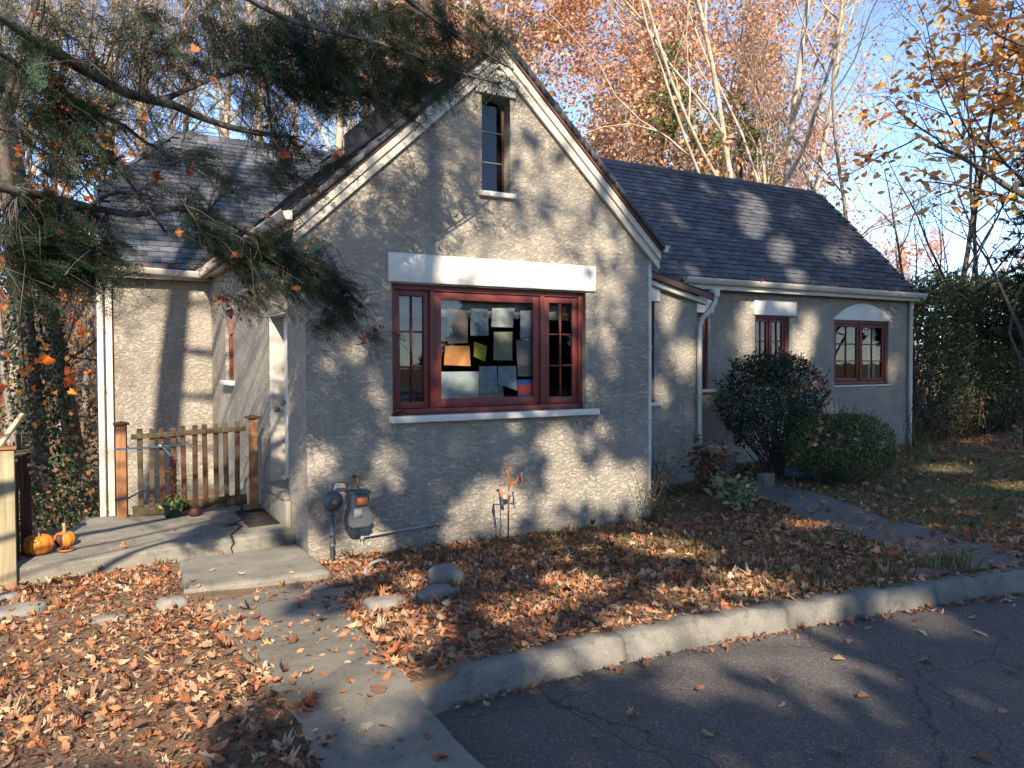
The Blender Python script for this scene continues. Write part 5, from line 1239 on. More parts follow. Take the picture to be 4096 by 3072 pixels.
    put(slim, 57.0, 28, 200, .9, 'thin leafy sapling between roof end and forked tree')
    put(slim, 63.2, 18, 60, .95, 'slim sapling at the right edge above the hedge')
    # wood behind the left wing
    ORD = ['first','second','third','fourth','fifth','sixth','seventh','eighth','ninth','tenth','eleventh','twelfth','thirteenth','fourteenth','fifteenth','sixteenth']
    lab = 'slender bare tree in the wood behind the left wing, %s from the left'; grp = 'bare trees in the wood behind the left wing'
    lab2 = 'pale bare tree above the left roof, %s from the left'; grp2 = 'pale bare trees behind the left roof'
    protos = [bareA, bareB, bareC]
    for k, (th, rg, s) in enumerate([(-2.6,26,.9),(-1.9,20,.8),(-1.2,31,1.0),(-.2,24,.85),(.6,36,1.0),(1.6,27,.95),(2.3,40,1.1),(-2.2,44,1.1),(-3.6,30,1.0),(.2,50,1.1),(1.2,46,1.0),(3.0,33,1.0)]):
        put(protos[k % 2], th, rg, 47*k, s, lab % ORD[sorted([-2.6,-1.9,-1.2,-.2,.6,1.6,2.3,-2.2,-3.6,.2,1.2,3.0]).index(th)], group=grp)
    for k, (th, rg, s) in enumerate([(4.2,29,.95),(5.6,36,1.05),(7.0,30,.9),(8.4,34,1.0),(9.8,41,1.1),(11.2,31,.95),(12.8,37,1.0),(14.2,33,1.0),(15.8,40,1.1),(17.2,31,.95),(18.8,36,1.0),(20.4,42,1.1),(22,33,.95),(23.6,38,1.0),(25.4,34,1.0),(27.2,44,1.1)]):
        put(protos[(0,2,1,0,2)[k % 5]], th, rg, 61*k, s, lab2 % ORD[k], group=grp2)
    for k, (th, rg, s) in enumerate([(36,46,1.0),(40.5,50,1.1),(45,44,1.0),(47,55,1.1)]):
        put(protos[(0,1)[k % 2]], th, rg, 33*k, s, 'bare tree far behind the orange oaks, %s from the left' % ORD[k], group='bare trees behind the oaks')
    # small maples glowing orange through the left boughs
    mp = make_tree('maple_tree', 'x', 'tree', 61, 7.5, .07, dict(kids=[(9,11),(5,6),(3,4),(2,3)], ang=[(35,70),(30,60),(30,60),(30,60)], start=[.35,.2,.2,.1]), 3, 'bark_dark',
        dict(n=3.4, size=.15, kinds=[1], pal=[(.62,.17,.03),(.55,.11,.025),(.68,.30,.05)], spread=.16))
    put(mp, -1.4, 19.5, 0, 1.05, 'small orange maple behind the far left boughs'); put(mp, -2.4, 24.0, 90, .9, 'small red orange maple low in the wood at far left')
    # leaning grey trunk and the ivy-clad trunk
    lean = make_tree('leaning_tree', 'leaning grey trunk close to the left wing corner', 'tree', 71, 14, .20, dict(kids=[(6,7),(4,5),(3,4),(2,3)], start=[.55,.2,.2,.1], wob=[.03,.12,.18,.2]), 3, 'bark')
    put(lean, 1.65, 18.5, 0, 1.0, None, (3, -8))
    iv = make_tree('ivy_tree', 'dark trunk wrapped in ivy in the wood at left', 'tree', 72, 15, .20, dict(kids=[(6,7),(4,5),(3,4),(2,3)], start=[.5,.2,.2,.1], wob=[.02,.12,.18,.2]), 3, 'bark_dark')
    n = 5200; z = nr.uniform(0, 6.3, n); a = nr.uniform(0, 6.28, n); rr = (.34+.16*fbm(np.stack([z*1.2, np.cos(a)*1.5], -1), 2, 3))*np.interp(z, [0, 3.5, 6.3], [1.15, 1.2, .75])*nr.uniform(.8, 1.1, n)
    Pp = np.stack([rr*np.cos(a), rr*np.sin(a), z], -1); nv = np.stack([np.cos(a), np.sin(a), .5+0*a], -1); s = nr.uniform(.05, .10, n)[:, None]
    nv = unit(nv+nr.normal(0, .5, (n, 3))); u = unit(np.cross(nv, nr.normal(0, 1, (n, 3)))); w = np.cross(nv, u); m = MB()
    m.raw(np.stack([Pp-u*s*.5, Pp+w*s*.4, Pp+u*s*.5, Pp-w*s*.4], 1).reshape(-1, 3), np.arange(4*n).reshape(-1, 4), col=np.repeat(pal(n, [(.022,.045,.022),(.035,.06,.03),(.015,.03,.018)]), 4, 0)); part('ivy', m, MT['leaf_green'], iv)
    put(iv, -.35, 17.5, 0, 1.0, None, (0, -3))
    # evergreen pine and dark conifer
    def pine(seed, H, label, th, rg, colr, dens, spread, wh=.62):
        t = thing('pine_tree', label, 'tree', (0,0,0)); r = np.random.default_rng(seed); tr = MB(); z = np.linspace(-.3, H, 10); tr.tube(np.stack([.1*np.sin(z*.4), .1*np.cos(z*.5), z], -1), np.linspace(.2, .03, 10), 8, False); P = []; D = []
        zz = H*.22
        while zz < H:
            f = 1-(zz/H)
            for k in range(int(r.integers(4, 7))):
                a = r.uniform(0, 6.28); L = spread*(f**.7)*r.uniform(.6, 1.1)+.25; pts = [np.array([0, 0, zz])+np.array([math.cos(a)*L*t_, math.sin(a)*L*t_, L*(.12*t_-.05*t_*t_)]) for t_ in np.linspace(0, 1, 5)]
                tr.tube(pts, np.linspace(.035, .008, 5), 4, False)
                for j in range(int(dens*L)+2):
                    t_ = r.uniform(.3, 1.05); P.append(np.array([0, 0, zz])+np.array([math.cos(a)*L*t_, math.sin(a)*L*t_, .08*L*t_])+r.normal(0, .14, 3)); D.append((math.cos(a), math.sin(a), .3))
            zz += wh*r.uniform(.7, 1.2)
        part('trunk', tr, MT['bark_dark'], t, True); P = np.array(P); D = unit(np.array(D)+r.normal(0, .6, (len(P), 3))); n = len(P); m = MB()
        for q in range(7):
            d = unit(D+r.normal(0, .55, (n, 3))); s_ = unit(np.cross(d, r.normal(0, 1, (n, 3))))*.022; L = r.uniform(.14, .28, (n, 1)); m.raw(np.stack([P-s_, P+s_, P+d*L], 1).reshape(-1, 3), None, np.arange(3*n).reshape(-1, 3), np.repeat(pal(n, colr), 3, 0))
        part('foliage', m, MT['needle'], t); x, y = rg*math.sin(R(th)), rg*math.cos(R(th)); t.location = (x, y, hz(x, y))
    pine(81, 11.5, 'green pine half hidden between the orange oaks', 41.6, 25.5, [(.12,.17,.05),(.09,.14,.045),(.16,.20,.07)], 13, 3.6)
    pine(82, 17, 'green pine behind the oaks right of the gable', 36.8, 44, [(.12,.17,.05),(.09,.14,.045)], 11, 3.4)
    pine(85, 10.5, 'green pine behind the pale barked tree', 46.0, 28, [(.12,.17,.05),(.09,.14,.045),(.16,.20,.07)], 13, 3.6)
    pine(83, 10.5, 'dark conifer at the far right edge behind the orange oak', 65.8, 21, [(.02,.035,.02),(.03,.05,.025)], 22, 2.0, .45)
    pine(84, 7, 'small green conifer far behind the hedge', 58.0, 52, [(.05,.08,.03),(.08,.10,.04)], 14, 3.0)
    pine(86, 8, 'dull green conifer far behind the hedge, right of the small one', 60.2, 58, [(.05,.08,.03),(.08,.10,.04)], 14, 3.2)
woods()
def undergrowth():
    # tangled brush and saplings of the wood floor at left, too dense to count
    m = MB()
    for k in range(300):
        y = nr.uniform(20, 46); x = nr.uniform(-.11, .06)*y; z = hz(x, y); h = nr.uniform(.6, 3.2); d = nr.normal(0, .35, 2)
        p = np.array([x, y, z]); m.tube([p, p+(d[0]*h*.4, d[1]*h*.4, h*.55), p+(d[0]*h, d[1]*h, h*nr.uniform(.7, 1.0))], [.011, .007, .003], 3, False)
        for j in range(4):
            q = p+np.array([d[0]*h*.5, d[1]*h*.5, h*nr.uniform(.3, .8)]); e = nr.normal(0, .35, 3); m.tube([q, q+e*h*.25, q+e*h*.45+(0, 0, .1)], [.005, .003, .002], 3, False)
    single('brush_stems', m, MT['bark'], 'tangled bare brush on the wooded slope at left', 'brush', (0, 20, -1), kind='stuff')
    n = 22000; y = nr.uniform(14.5, 48, n); x = nr.uniform(-.12, .055, n)*y; z = ground_h(x, y)+nr.exponential(.85, n); c = pal(n, [(.10,.055,.03),(.20,.10,.05),(.04,.06,.025),(.26,.13,.05),(.022,.04,.018),(.03,.045,.02)])
    m = MB(); a = unit(nr.normal(0, 1, (n, 3))); b = unit(np.cross(a, nr.normal(0, 1, (n, 3)))); s = nr.uniform(.06, .13, n)[:, None]; P = np.stack([x, y, z], -1)
    m.raw(np.stack([P-a*s*.5, P+b*s*.35, P+a*s*.5, P-b*s*.35], 1).reshape(-1, 3), np.arange(4*n).reshape(-1, 4), col=np.repeat(c, 4, 0)); single('brush_leaves', m, MT['leaf'], 'brown and green leaves of the brush on the wooded slope', 'leaves', (0, 20, -1), kind='stuff')
undergrowth()

# ------------------------------------------------------------------ shrubs by the house
def bush_leaves(c, rad, n, size, colr, seed, up=.4, squash=.72, lumps=.36, asp=.45):
    r = np.random.default_rng(seed); d = unit(r.normal(0, 1, (n, 3))); d[:, 2] = np.where(d[:, 2] < -.75, -d[:, 2], d[:, 2])
    k = (1+lumps*2*(fbm(d*1.9+seed, 4, seed)-.5))*(1-.5*r.random(n)**1.9)
    P = np.array(c)+d*k[:, None]*np.array(rad); nv = unit(d*(1, 1, .8)+np.array([0, 0, up])+r.normal(0, .6, (n, 3))); u = unit(np.cross(nv, r.normal(0, 1, (n, 3)))); w = np.cross(nv, u); s = (r.uniform(.7, 1.25, n)*size)[:, None]
    V = np.stack([P-u*s*.5, P+w*s*asp*.5+nv*s*.1, P+u*s*.5, P-w*s*asp*.5+nv*s*.1], 1).reshape(-1, 3)
    return V, np.repeat(pal(n, colr, None, .3), 4, 0), P
def bush(name, label, base, c, rad, n, size, colr, seed, stems, stuck=0, stem_r=.02, **kw):
    t = thing(name, label, 'bush', base); V, C_, P = bush_leaves(c, rad, n, size, colr, seed, **kw); m = MB().raw(V, np.arange(len(V)).reshape(-1, 4), col=C_); part('foliage', m, MT['leaf_green'], t)
    m = MB()
    for k in range(stems):
        q = P[int(nr.integers(0, len(P)))]; b = np.array(base)+(nr.normal(0, .05), nr.normal(0, .05), -.05); mid = b*.5+q*.5+nr.normal(0, .06, 3); m.tube([b, mid, q], [stem_r, stem_r*.6, .004], 4, False)
    part('stems', m, MT['bark_dark'], t)
    # whippy shoots sticking out of the outline
    sh = MB(); ids = np.where((P-np.array(c))[:, 2] > rad[2]*.35)[0]; sp = []
    for i in nr.choice(ids, min(len(ids), 150)):
        d = unit((P[i]-np.array(c))*(1, 1, 1.4)+(0, 0, .3)); L = nr.uniform(.05, .17)*(1+(nr.random() < .12)); sh.tube([P[i]-d*.05, P[i]+d*L], [.003, .0015], 3, False); nn = int(L/.02)
        for j in range(nn): sp.append((P[i]+d*L*(j+1)/nn, d))
    part('shoots', sh, MT['bark_dark'], t, kind='stuff')
    if sp:
        O = np.array([a for a, b in sp]); D = np.array([b for a, b in sp]); k = len(O); u = unit(D+nr.normal(0, .7, (k, 3))); w = unit(np.cross(u, nr.normal(0, 1, (k, 3)))); s = nr.uniform(.6, 1, (k, 1))*size
        m = MB().raw(np.stack([O, O+u*s*.5+w*s*.22, O+u*s, O+u*s*.5-w*s*.22], 1).reshape(-1, 3), np.arange(4*k).reshape(-1, 4), col=np.repeat(pal(k, colr), 4, 0)); part('shoot_leaves', m, MT['leaf_green'], t)
    if stuck:
        d = unit(nr.normal(0, 1, (stuck, 3))); d[:, 2] = np.abs(d[:, 2])*.9+.05; d[:, 1] = -np.abs(d[:, 1]); d = unit(d); Q = np.array(c)+d*np.array(rad)*1.0
        m = MB(); scatter_leaves(m, Q, nr.uniform(.07,.13,stuck), nr.choice([0,1,2], stuck), pal(stuck, [(.42,.17,.09),(.34,.14,.07),(.45,.25,.16)]), .5, .5, d); part('caught_leaves', m, MT['leaf'], t)
    return t
bush('camellia_bush', 'large round dark green bush in front of the small casement window', (10.32,9.15,.2), (10.32,9.2,1.36), (.97,.86,.86), 11500, .062, [(.018,.036,.022),(.028,.050,.028),(.012,.024,.016),(.05,.075,.03)], 5, 60, 55)
m = MB(); m.tube([(10.2,9.1,.1),(10.22,9.12,.5),(10.3,9.15,.9)], .045, 8); m.tube([(10.5,9.2,.1),(10.45,9.2,.7)], .035, 8)
single('bush_trunk', m, MT['bark'], 'bare stems under the large round bush', 'trunk', (10.3,9.1,.1))
bush('boxwood_bush', 'lower clipped green bush with fallen leaves on top beside the round bush', (10.40,8.0,.2), (10.45,8.02,.80), (.90,.80,.54), 16500, .036, [(.048,.085,.026),(.068,.11,.03),(.034,.06,.02),(.10,.115,.035)], 6, 90, 60, .012, lumps=.24, asp=.6)
def hedge():
    t = thing('hedge', 'tall dark juniper hedge beyond the right end of the cottage', 'hedge', (18.5,11,.3)); n = 60000
    u = nr.random(n); x = 16.25+u*10.0; top = np.interp(x, [16.2,16.6,17.2,18,19,20,21.5,24,26.5], [3.3,3.75,4.05,3.75,4.15,3.9,4.2,4.0,4.2])+.6*(fbm(np.stack([x*1.6, x*0], -1), 3, 4)-.5)
    v = nr.random(n)**.85; z = .15+v*(top-.15); dep = nr.random(n)**1.6; base = 10.45+.05*(x-16)-.45*np.sin(v*2.6)+.5*(fbm(np.stack([x*1.3, z*1.3], -1), 3, 8)-.5); y = base+dep*1.8
    edge = smooth(x, 16.1, 16.9); y = y+(1-edge)*.3
    P = np.stack([x, y, z], -1); d = unit(np.array([0, -.6, .55])+nr.normal(0, .75, (n, 3))); L = nr.uniform(.06, .15, n)[:, None]*np.where(z > top-.5, 1.5, 1.0)[:, None]; w = unit(np.cross(d, nr.normal(0, 1, (n, 3))))*nr.uniform(.010, .022, (n, 1))
    low = smooth(z, 1.6, .5); c = pal(n, [(.06,.085,.042),(.08,.11,.05),(.105,.13,.055),(.042,.062,.034)], None, .3)
    br = nr.random(n) < low*.6; c[br] = pal(int(br.sum()), [(.10,.06,.035),(.16,.09,.05),(.06,.04,.03)])
    paler = nr.random(n) < .12; c[paler & ~br] *= 1.6  # a random share of the sprays is a paler green
    m = MB().raw(np.stack([P-w, P+w, P+d*L+w*.2, P+d*L-w*.2], 1).reshape(-1, 3), np.arange(4*n).reshape(-1, 4), col=np.repeat(c, 4, 0)); part('foliage', m, MT['needle'], t)
    m = MB()
    for k in range(240):
        a = nr.uniform(16.3, 25); zt = nr.uniform(.8, 3.9); m.tube([(a, 11.0+nr.normal(0,.3), .2), (a+nr.normal(0,.2), 10.7+nr.normal(0,.25), zt*.6), (a+nr.normal(0,.3), 10.5+nr.normal(0,.3), zt)], [.02,.012,.005], 3, False)
    part('stems', m, MT['bark_dark'], t)
    k = 70; Q = np.stack([nr.uniform(16.4, 21, k), 10.15+nr.normal(0,.12,k), nr.uniform(.5, 3.6, k)], -1); m = MB(); scatter_leaves(m, Q, nr.uniform(.08,.13,k), nr.choice([0,1], k), pal(k, [(.45,.20,.11),(.36,.14,.07)]), .6, .5, np.tile([0,-1,.3], (k, 1))); part('caught_leaves', m, MT['leaf'], t)
hedge()
def perennials():
    # withered hydrangea, pale hosta, thin shrubs
    def leafy(name, label, cat, base, n, rad, h, size, colr, kinds=2, tilt=.8, stems=14, nfix=None):
        t = thing(name, label, cat, base); m = MB(); P = []
        for k in range(stems):
            a = nr.uniform(0, 6.28); rr = rad*nr.uniform(.2, 1); hh = h*nr.uniform(.5, 1); q = np.array(base)+(rr*math.cos(a), rr*math.sin(a), hh); b = np.array(base)+(nr.normal(0,.05), nr.normal(0,.05), 0); mid = (b+q)/2+nr.normal(0, .04, 3)
            m.tube([b, mid, q], [.007,.005,.003], 4, False)
            for j in range(max(1, n//stems)): s_ = nr.uniform(.25, 1); P.append((b*(1-s_)+q*s_)*1.0+nr.normal(0, .05, 3))
        part('stems', m, MT['bark_dark'], t); P = np.array(P); m = MB(); scatter_leaves(m, P, nr.uniform(.6,1.2,len(P))*size, np.full(len(P), kinds), pal(len(P), colr), tilt, .5); part('leaves', m, MT['leaf'], t); return t
    leafy('withered_hydrangea', 'withered brown and grey hydrangea at the foot of the bay corner', 'plant', (8.45,8.70,hz(8.45,8.70)), 430, .55, .88, .13, [(.16,.07,.04),(.28,.24,.20),(.10,.06,.05),(.34,.14,.06),(.22,.20,.18)], 2, .9, 26)
    leafy('hosta_plant', 'low pale yellow green hosta leaves beside the side path', 'plant', (7.95,7.65,hz(7.95,7.65)), 210, .52, .50, .16, [(.30,.30,.12),(.20,.24,.10),(.38,.35,.18),(.14,.18,.10)], 2, .6, 18)
    leafy('thin_shrub', 'thin half bare shrub against the bay wall', 'plant', (7.75,9.15,hz(7.75,9.15)), 120, .38, .85, .065, [(.20,.22,.08),(.30,.20,.08),(.14,.15,.06)], 2, 1.0, 22)
    leafy('thin_shrub', 'sparse twiggy shrub at the right gable corner', 'plant', (6.72,8.02,hz(6.72,8.02)), 110, .30, .72, .05, [(.20,.20,.08),(.28,.17,.07),(.13,.14,.06)], 2, 1.0, 22)
    leafy('thin_shrub', 'thin upright twigs at the wing corner beside the hedge', 'plant', (15.4,10.0,hz(15.4,10.0)), 60, .35, 1.0, .05, [(.12,.10,.05),(.08,.09,.04)], 2, 1.0, 16)
perennials()

# ------------------------------------------------------------------ leaf litter, grass
LITTER = [(.50,.20,.085),(.42,.235,.135),(.52,.29,.16),(.27,.125,.068),(.37,.225,.145),(.18,.095,.06),(.50,.365,.24),(.46,.16,.068)]
def blocked(x, y):
    b = (x > 2.27) & (y > 8.28) & (x < 6.9)
    b |= (x >= 6.85) & (x < 8.99) & (y > 9.58); b |= (x >= 8.9) & (x < 15.95) & (y > 10.47)
    b |= (x > 1.35) & (y < kerb_y(x)+.12)
    return b
def on_hard(x, y):
    wl = np.interp(y, [1,3,4,5,6.6,7.46], [.80,.86,.90,.98,.95,.95]); wr = np.interp(y, [1,3,3.62,4.78,6.3,7.46], [1.42,1.44,1.50,1.68,2.0,2.22]); w = (x > wl+.0) & (x < wr) & (y < 7.46)
    pl = np.interp(y, [3.44,4,5.4,6.9,8,8.75], [5.75,6.35,7.3,8.25,8.75,8.9]); pr_ = np.interp(y, [3.3,3.8,5.2,6.6,7.7,8.75], [6.5,7,8.2,9.05,9.55,9.8]); p = (x > pl) & (x < pr_) & (y < 8.75) & (y > 3.3)
    s = (x > .95) & (x < 2.27) & (y > 7.44) & (y < 8.7); q = (x > -.4) & (x < 2.28) & (y > 8.55+.1*x) & (y < 10.5)
    return w, p, s, q
def litter():
    def batch(n, x0, x1, y0, y1, size, dens, lift, small=False):
        x = nr.uniform(x0, x1, n); y = nr.uniform(y0, y1, n); k = (~blocked(x, y)) & (nr.random(n) < dens(x, y)); x, y = x[k], y[k]
        w, p, s, q = on_hard(x, y); thin = nr.random(len(x)); wl = np.interp(y, [1,3,4,5,6.6,7.46], [.80,.86,.90,.98,.95,.95])
        pw = .03+.95*np.exp(-(np.maximum(x-wl, 0)/.17)**1.5)*smooth(y, 2.6, 4.2)+.7*np.exp(-np.maximum(np.interp(y, [3.62,4.78,6.3,7.46], [1.5,1.68,2.0,2.22])-x, 0)/.09)+.10*smooth(y, 5.2, 7.2)
        keep = np.where(w, thin < pw, np.where(p, thin < .13, np.where(s, thin < .02, np.where(q, thin < .015, True)))); x, y = x[keep], y[keep]
        w, p, s, q = on_hard(x, y); z = ground_h(x, y); z = np.where(w, walk_h(x, y)+.024, z); z = np.where(p, z+.024, z); z = np.where(s, .125, z); z = np.where(q, zp(y)+.008, z); hard = w | p | s | q
        n2 = len(x); small = nr.random(n2) < .3; z = z+np.where(hard, .004, nr.exponential(lift, n2)+.004)
        return np.stack([x, y, z], -1), nr.uniform(.65, 1.45, n2)*size*np.where(small, .6, 1), n2
    def dens(x, y):
        d = np.full(x.shape, .62); nz = fbm(np.stack([x*1.1, y*1.1], -1), 3, 21)
        d = d*np.interp(nz, [.3, .6], [.45, 1.25]); bed = smooth(x, 1.9, 2.4)*smooth(x, 6.4, 5.0)*smooth(y, 4.2, 5.2); d = d+.6*bed
        d = d*(1-.70*smooth(x, 4.6, 6.4)*smooth(nz, .58, .44)); d = d*(1-.15*smooth(x, 1.2, .4)*smooth(y, 6.2, 5.2)); d = d+.45*smooth(x, 1.0, .5)*smooth(y, 7.0, 8.0)*smooth(y, 8.6, 8.4)
        d = d*(1-.9*smooth(nz, .5, .38)*smooth(y, 6.6, 7.4)*smooth(x, 1.9, 2.4)*smooth(x, 4, 3))
        return np.clip(d, 0, 1)
    m = MB()
    P, s, n = batch(38000, -1.6, 8.0, 1.5, 9.6, .064, dens, .013); scatter_leaves(m, P, s, nr.choice([0,0,1,2,2], n), pal(n, LITTER, None, .3), .58, .95)
    P, s, n = batch(20000, 6.0, 19.0, 2.4, 11.0, .080, lambda x, y: np.clip(.62*np.interp(fbm(np.stack([x*.9, y*.9], -1), 3, 31), [.36,.6], [.25,1.3]), 0, 1), .014); scatter_leaves(m, P, s, nr.choice([0,1,2], n), pal(n, [tuple(np.array(c)*.9) for c in LITTER]), .42, .55)
    # leaves and bits gathered in the road gutter along the kerb
    n = 420; x = nr.uniform(1.7, 9, n); y = kerb_y(x)-.05-nr.exponential(.05, n); P = np.stack([x, y, np.full(n, ROAD_Z+.016)], -1); scatter_leaves(m, P, nr.uniform(.012,.05,n)*np.where(nr.random(n) < .12, 1.8, 1), nr.choice([0,1,2], n), pal(n, LITTER), .3, .5)
    n = 260; x = nr.uniform(1.7, 8, n); y = kerb_y(x)+.10+nr.exponential(.05, n); P = np.stack([x, y, np.full(n, KERB_Z+.012)], -1); scatter_leaves(m, P, nr.uniform(.02,.07,n), nr.choice([0,1,2], n), pal(n, LITTER), .35, .5)
    single('leaf_litter', m, MT['leaf'], 'carpet of fallen brown and orange leaves around the cottage', 'leaves', (3, 6, .2), kind='stuff')
    # matted, crushed fragments under the whole leaves
    m = MB(); n = 46000; x = nr.uniform(-1.6, 9, n); y = nr.uniform(2, 9.4, n); k = (~blocked(x, y)) & (nr.random(n) < dens(x, y)*1.2); w, p, s, q = on_hard(x, y); wl = np.interp(y, [1,3,4,5,6.6,7.46], [.80,.86,.90,.98,.95,.95]); wr = np.interp(y, [1,3,3.62,4.78,6.3,7.46], [1.42,1.44,1.50,1.68,2.0,2.22]); ed = np.minimum(np.abs(x-wl), np.abs(wr-x))
    k &= ~(s | q | (p & (nr.random(n) > .06)) | (w & (nr.random(n) > .03+.8*np.exp(-ed/.05)))); x, y = x[k], y[k]; n = len(x); w = on_hard(x, y)[0]; z = np.where(w, walk_h(x, y)+.026, ground_h(x, y)+nr.uniform(.002, .012, n)); P = np.stack([x, y, z], -1)
    nv = unit(np.array([0, 0, 1.0])+nr.normal(0, .35, (n, 3))); u_ = unit(np.cross(nv, nr.normal(0, 1, (n, 3)))); w_ = np.cross(nv, u_); s_ = nr.uniform(.012, .045, (n, 1))
    m.raw(np.stack([P-u_*s_*.5, P+w_*s_*.35+nv*s_*.15, P+u_*s_*.5, P-w_*s_*.35+nv*s_*.1], 1).reshape(-1, 3), np.arange(4*n).reshape(-1, 4), col=np.repeat(pal(n, [(.26,.13,.07),(.17,.09,.055),(.33,.21,.13),(.12,.065,.04),(.36,.16,.075)]), 4, 0)); single('leaf_mat', m, MT['leaf'], 'matted crushed leaf fragments under the fallen leaves', 'leaves', (2, 6, .2), kind='stuff')
    # crumbs and pine straw between the leaves
    m = MB(); n = 26000; x = np.where(nr.random(n) < .7, nr.uniform(-1.6, 4, n), nr.uniform(2, 9, n)); y = nr.uniform(2, 8.4, n); k = ~blocked(x, y); w, p, s, q = on_hard(x, y); k &= ~(p | s | q | (w & (nr.random(n) > .04))); x, y = x[k], y[k]; n = len(x); w = on_hard(x, y)[0]
    z = np.where(w, walk_h(x, y)+.026, ground_h(x, y)+nr.uniform(.003, .02, n)); a = nr.uniform(0, 6.28, n); L = nr.uniform(.012, .06, n); wd = np.where(L > .035, .0018, .006); d = np.stack([np.cos(a), np.sin(a), nr.normal(0, .12, n)], -1); s_ = np.stack([-np.sin(a), np.cos(a), nr.normal(0, .2, n)], -1)*wd[:, None]; P = np.stack([x, y, z], -1)
    m.raw(np.stack([P-s_, P+s_, P+d*L[:, None]+s_, P+d*L[:, None]-s_], 1).reshape(-1, 3), np.arange(4*n).reshape(-1, 4), col=np.repeat(pal(n, [(.34,.21,.12),(.24,.13,.07),(.46,.33,.20),(.16,.09,.05)]), 4, 0)); single('leaf_crumbs', m, MT['leaf'], 'bits of broken leaf and pine straw on the bare soil', 'leaves', (1, 6, .2), kind='stuff')
    # leaves caught on the roofs and in the gutters
    m = MB(); Q = []
    for k in range(46): Q.append((nr.uniform(10.2, 15.6), 10.16+nr.normal(0,.03), 3.555+abs(nr.normal(0,.012))))
    for k in range(26): Q.append((nr.uniform(.8, 2.0), 13.78+nr.normal(0,.03), 3.66+abs(nr.normal(0,.012))))
    for k in range(40): Q.append((2.06+nr.normal(0,.03), nr.uniform(8.6, 13.6), 3.69+abs(nr.normal(0,.012))))
    n = len(Q); scatter_leaves(m, np.array(Q), nr.uniform(.05,.10,n), nr.choice([0,1,2], n), pal(n, [(.42,.15,.06),(.30,.11,.05),(.22,.09,.05)]), .6, .5); single('gutter_leaves', m, MT['leaf'], 'dry leaves caught along the gutters of the cottage', 'leaves', (9, 10.2, 3.5), kind='stuff')
litter()
def grass():
    n = 72000; x = nr.uniform(2.4, 15, n); y = nr.uniform(3.7, 10.4, n); nz = fbm(np.stack([x*.8, y*.8], -1), 4, 41); d = lawn_mask(x, y)*smooth(nz, .34, .52)+.10*smooth(x, 2.4, 3)*(nz > .55)+.9*np.exp(-((x-5.9)/.5)**2-((y-3.9)/.5)**2)
    w, p, s, q = on_hard(x, y); k = (~blocked(x, y)) & ~(w | p | s | q) & (nr.random(n) < d*.9); x, y = x[k], y[k]; n = len(x); P = np.stack([x, y, ground_h(x, y)-.005], -1)
    h = nr.uniform(.03, .095, n)[:, None]; a = nr.uniform(0, 6.28, n); l = np.stack([np.cos(a), np.sin(a), 0*a], -1); b = nr.uniform(.1, .9, (n, 1)); s_ = np.stack([-np.sin(a), np.cos(a), 0*a], -1)*.0026
    M1 = P+l*h*b*.35+(0, 0, 1)*h*.6; M2 = P+l*h*b+np.array([0, 0, 1])*h*(1-.35*b); m = MB(); V = np.stack([P-s_, P+s_, M1+s_*.8, M1-s_*.8, M2], 1).reshape(-1, 3); i = np.arange(n)[:, None]*5
    m.raw(V, i+np.array([[0,1,2,3]]), i+np.array([[3,2,4]]), np.repeat(pal(n, [(.065,.105,.03),(.10,.135,.04),(.25,.21,.09),(.17,.165,.06),(.05,.09,.032)]), 5, 0)); single('lawn_grass', m, MT['leaf_green'], 'thin patchy lawn grass growing through the leaves', 'grass', (6, 6, .2), kind='stuff')
    m = MB()
    for (cx, cy, nn, hh, rr) in [(6.05,3.62,130,.17,.22),(15.0,9.6,60,.5,.3),(14.3,9.2,50,.32,.3),(3.9,5.4,22,.10,.12),(5.2,4.9,40,.12,.25),(-.15,4.6,8,.12,.04),(3.3,5.1,14,.09,.1)]:
        for k in range(nn):
            x, y = cx+nr.normal(0, rr*.5), cy+nr.normal(0, rr*.4); a = nr.uniform(0, 6.28); h = hh*nr.uniform(.6, 1.2); b = nr.uniform(.3, 1.0); p = np.array([x, y, max(hz(x, y), .3 if cy < 3.7 else -9)]); l = np.array([math.cos(a), math.sin(a), 0]); s_ = np.array([-math.sin(a), math.cos(a), 0])*.004; c = np.array([(.15,.15,.05),(.26,.22,.10),(.08,.11,.03)][int(nr.integers(0, 3))])
            m1 = p+l*h*b*.4+(0, 0, h*.7); m2 = p+l*h*b+(0, 0, h*(1-.5*b)); m.raw([p-s_, p+s_, m1+s_, m1-s_, m2], [(0,1,2,3)], [(3,2,4)], c)
    single('grass_tufts', m, MT['leaf_green'], 'longer dry grass tufts at the kerb and by the bushes', 'grass', (6, 3.6, .4), kind='stuff')
grass()
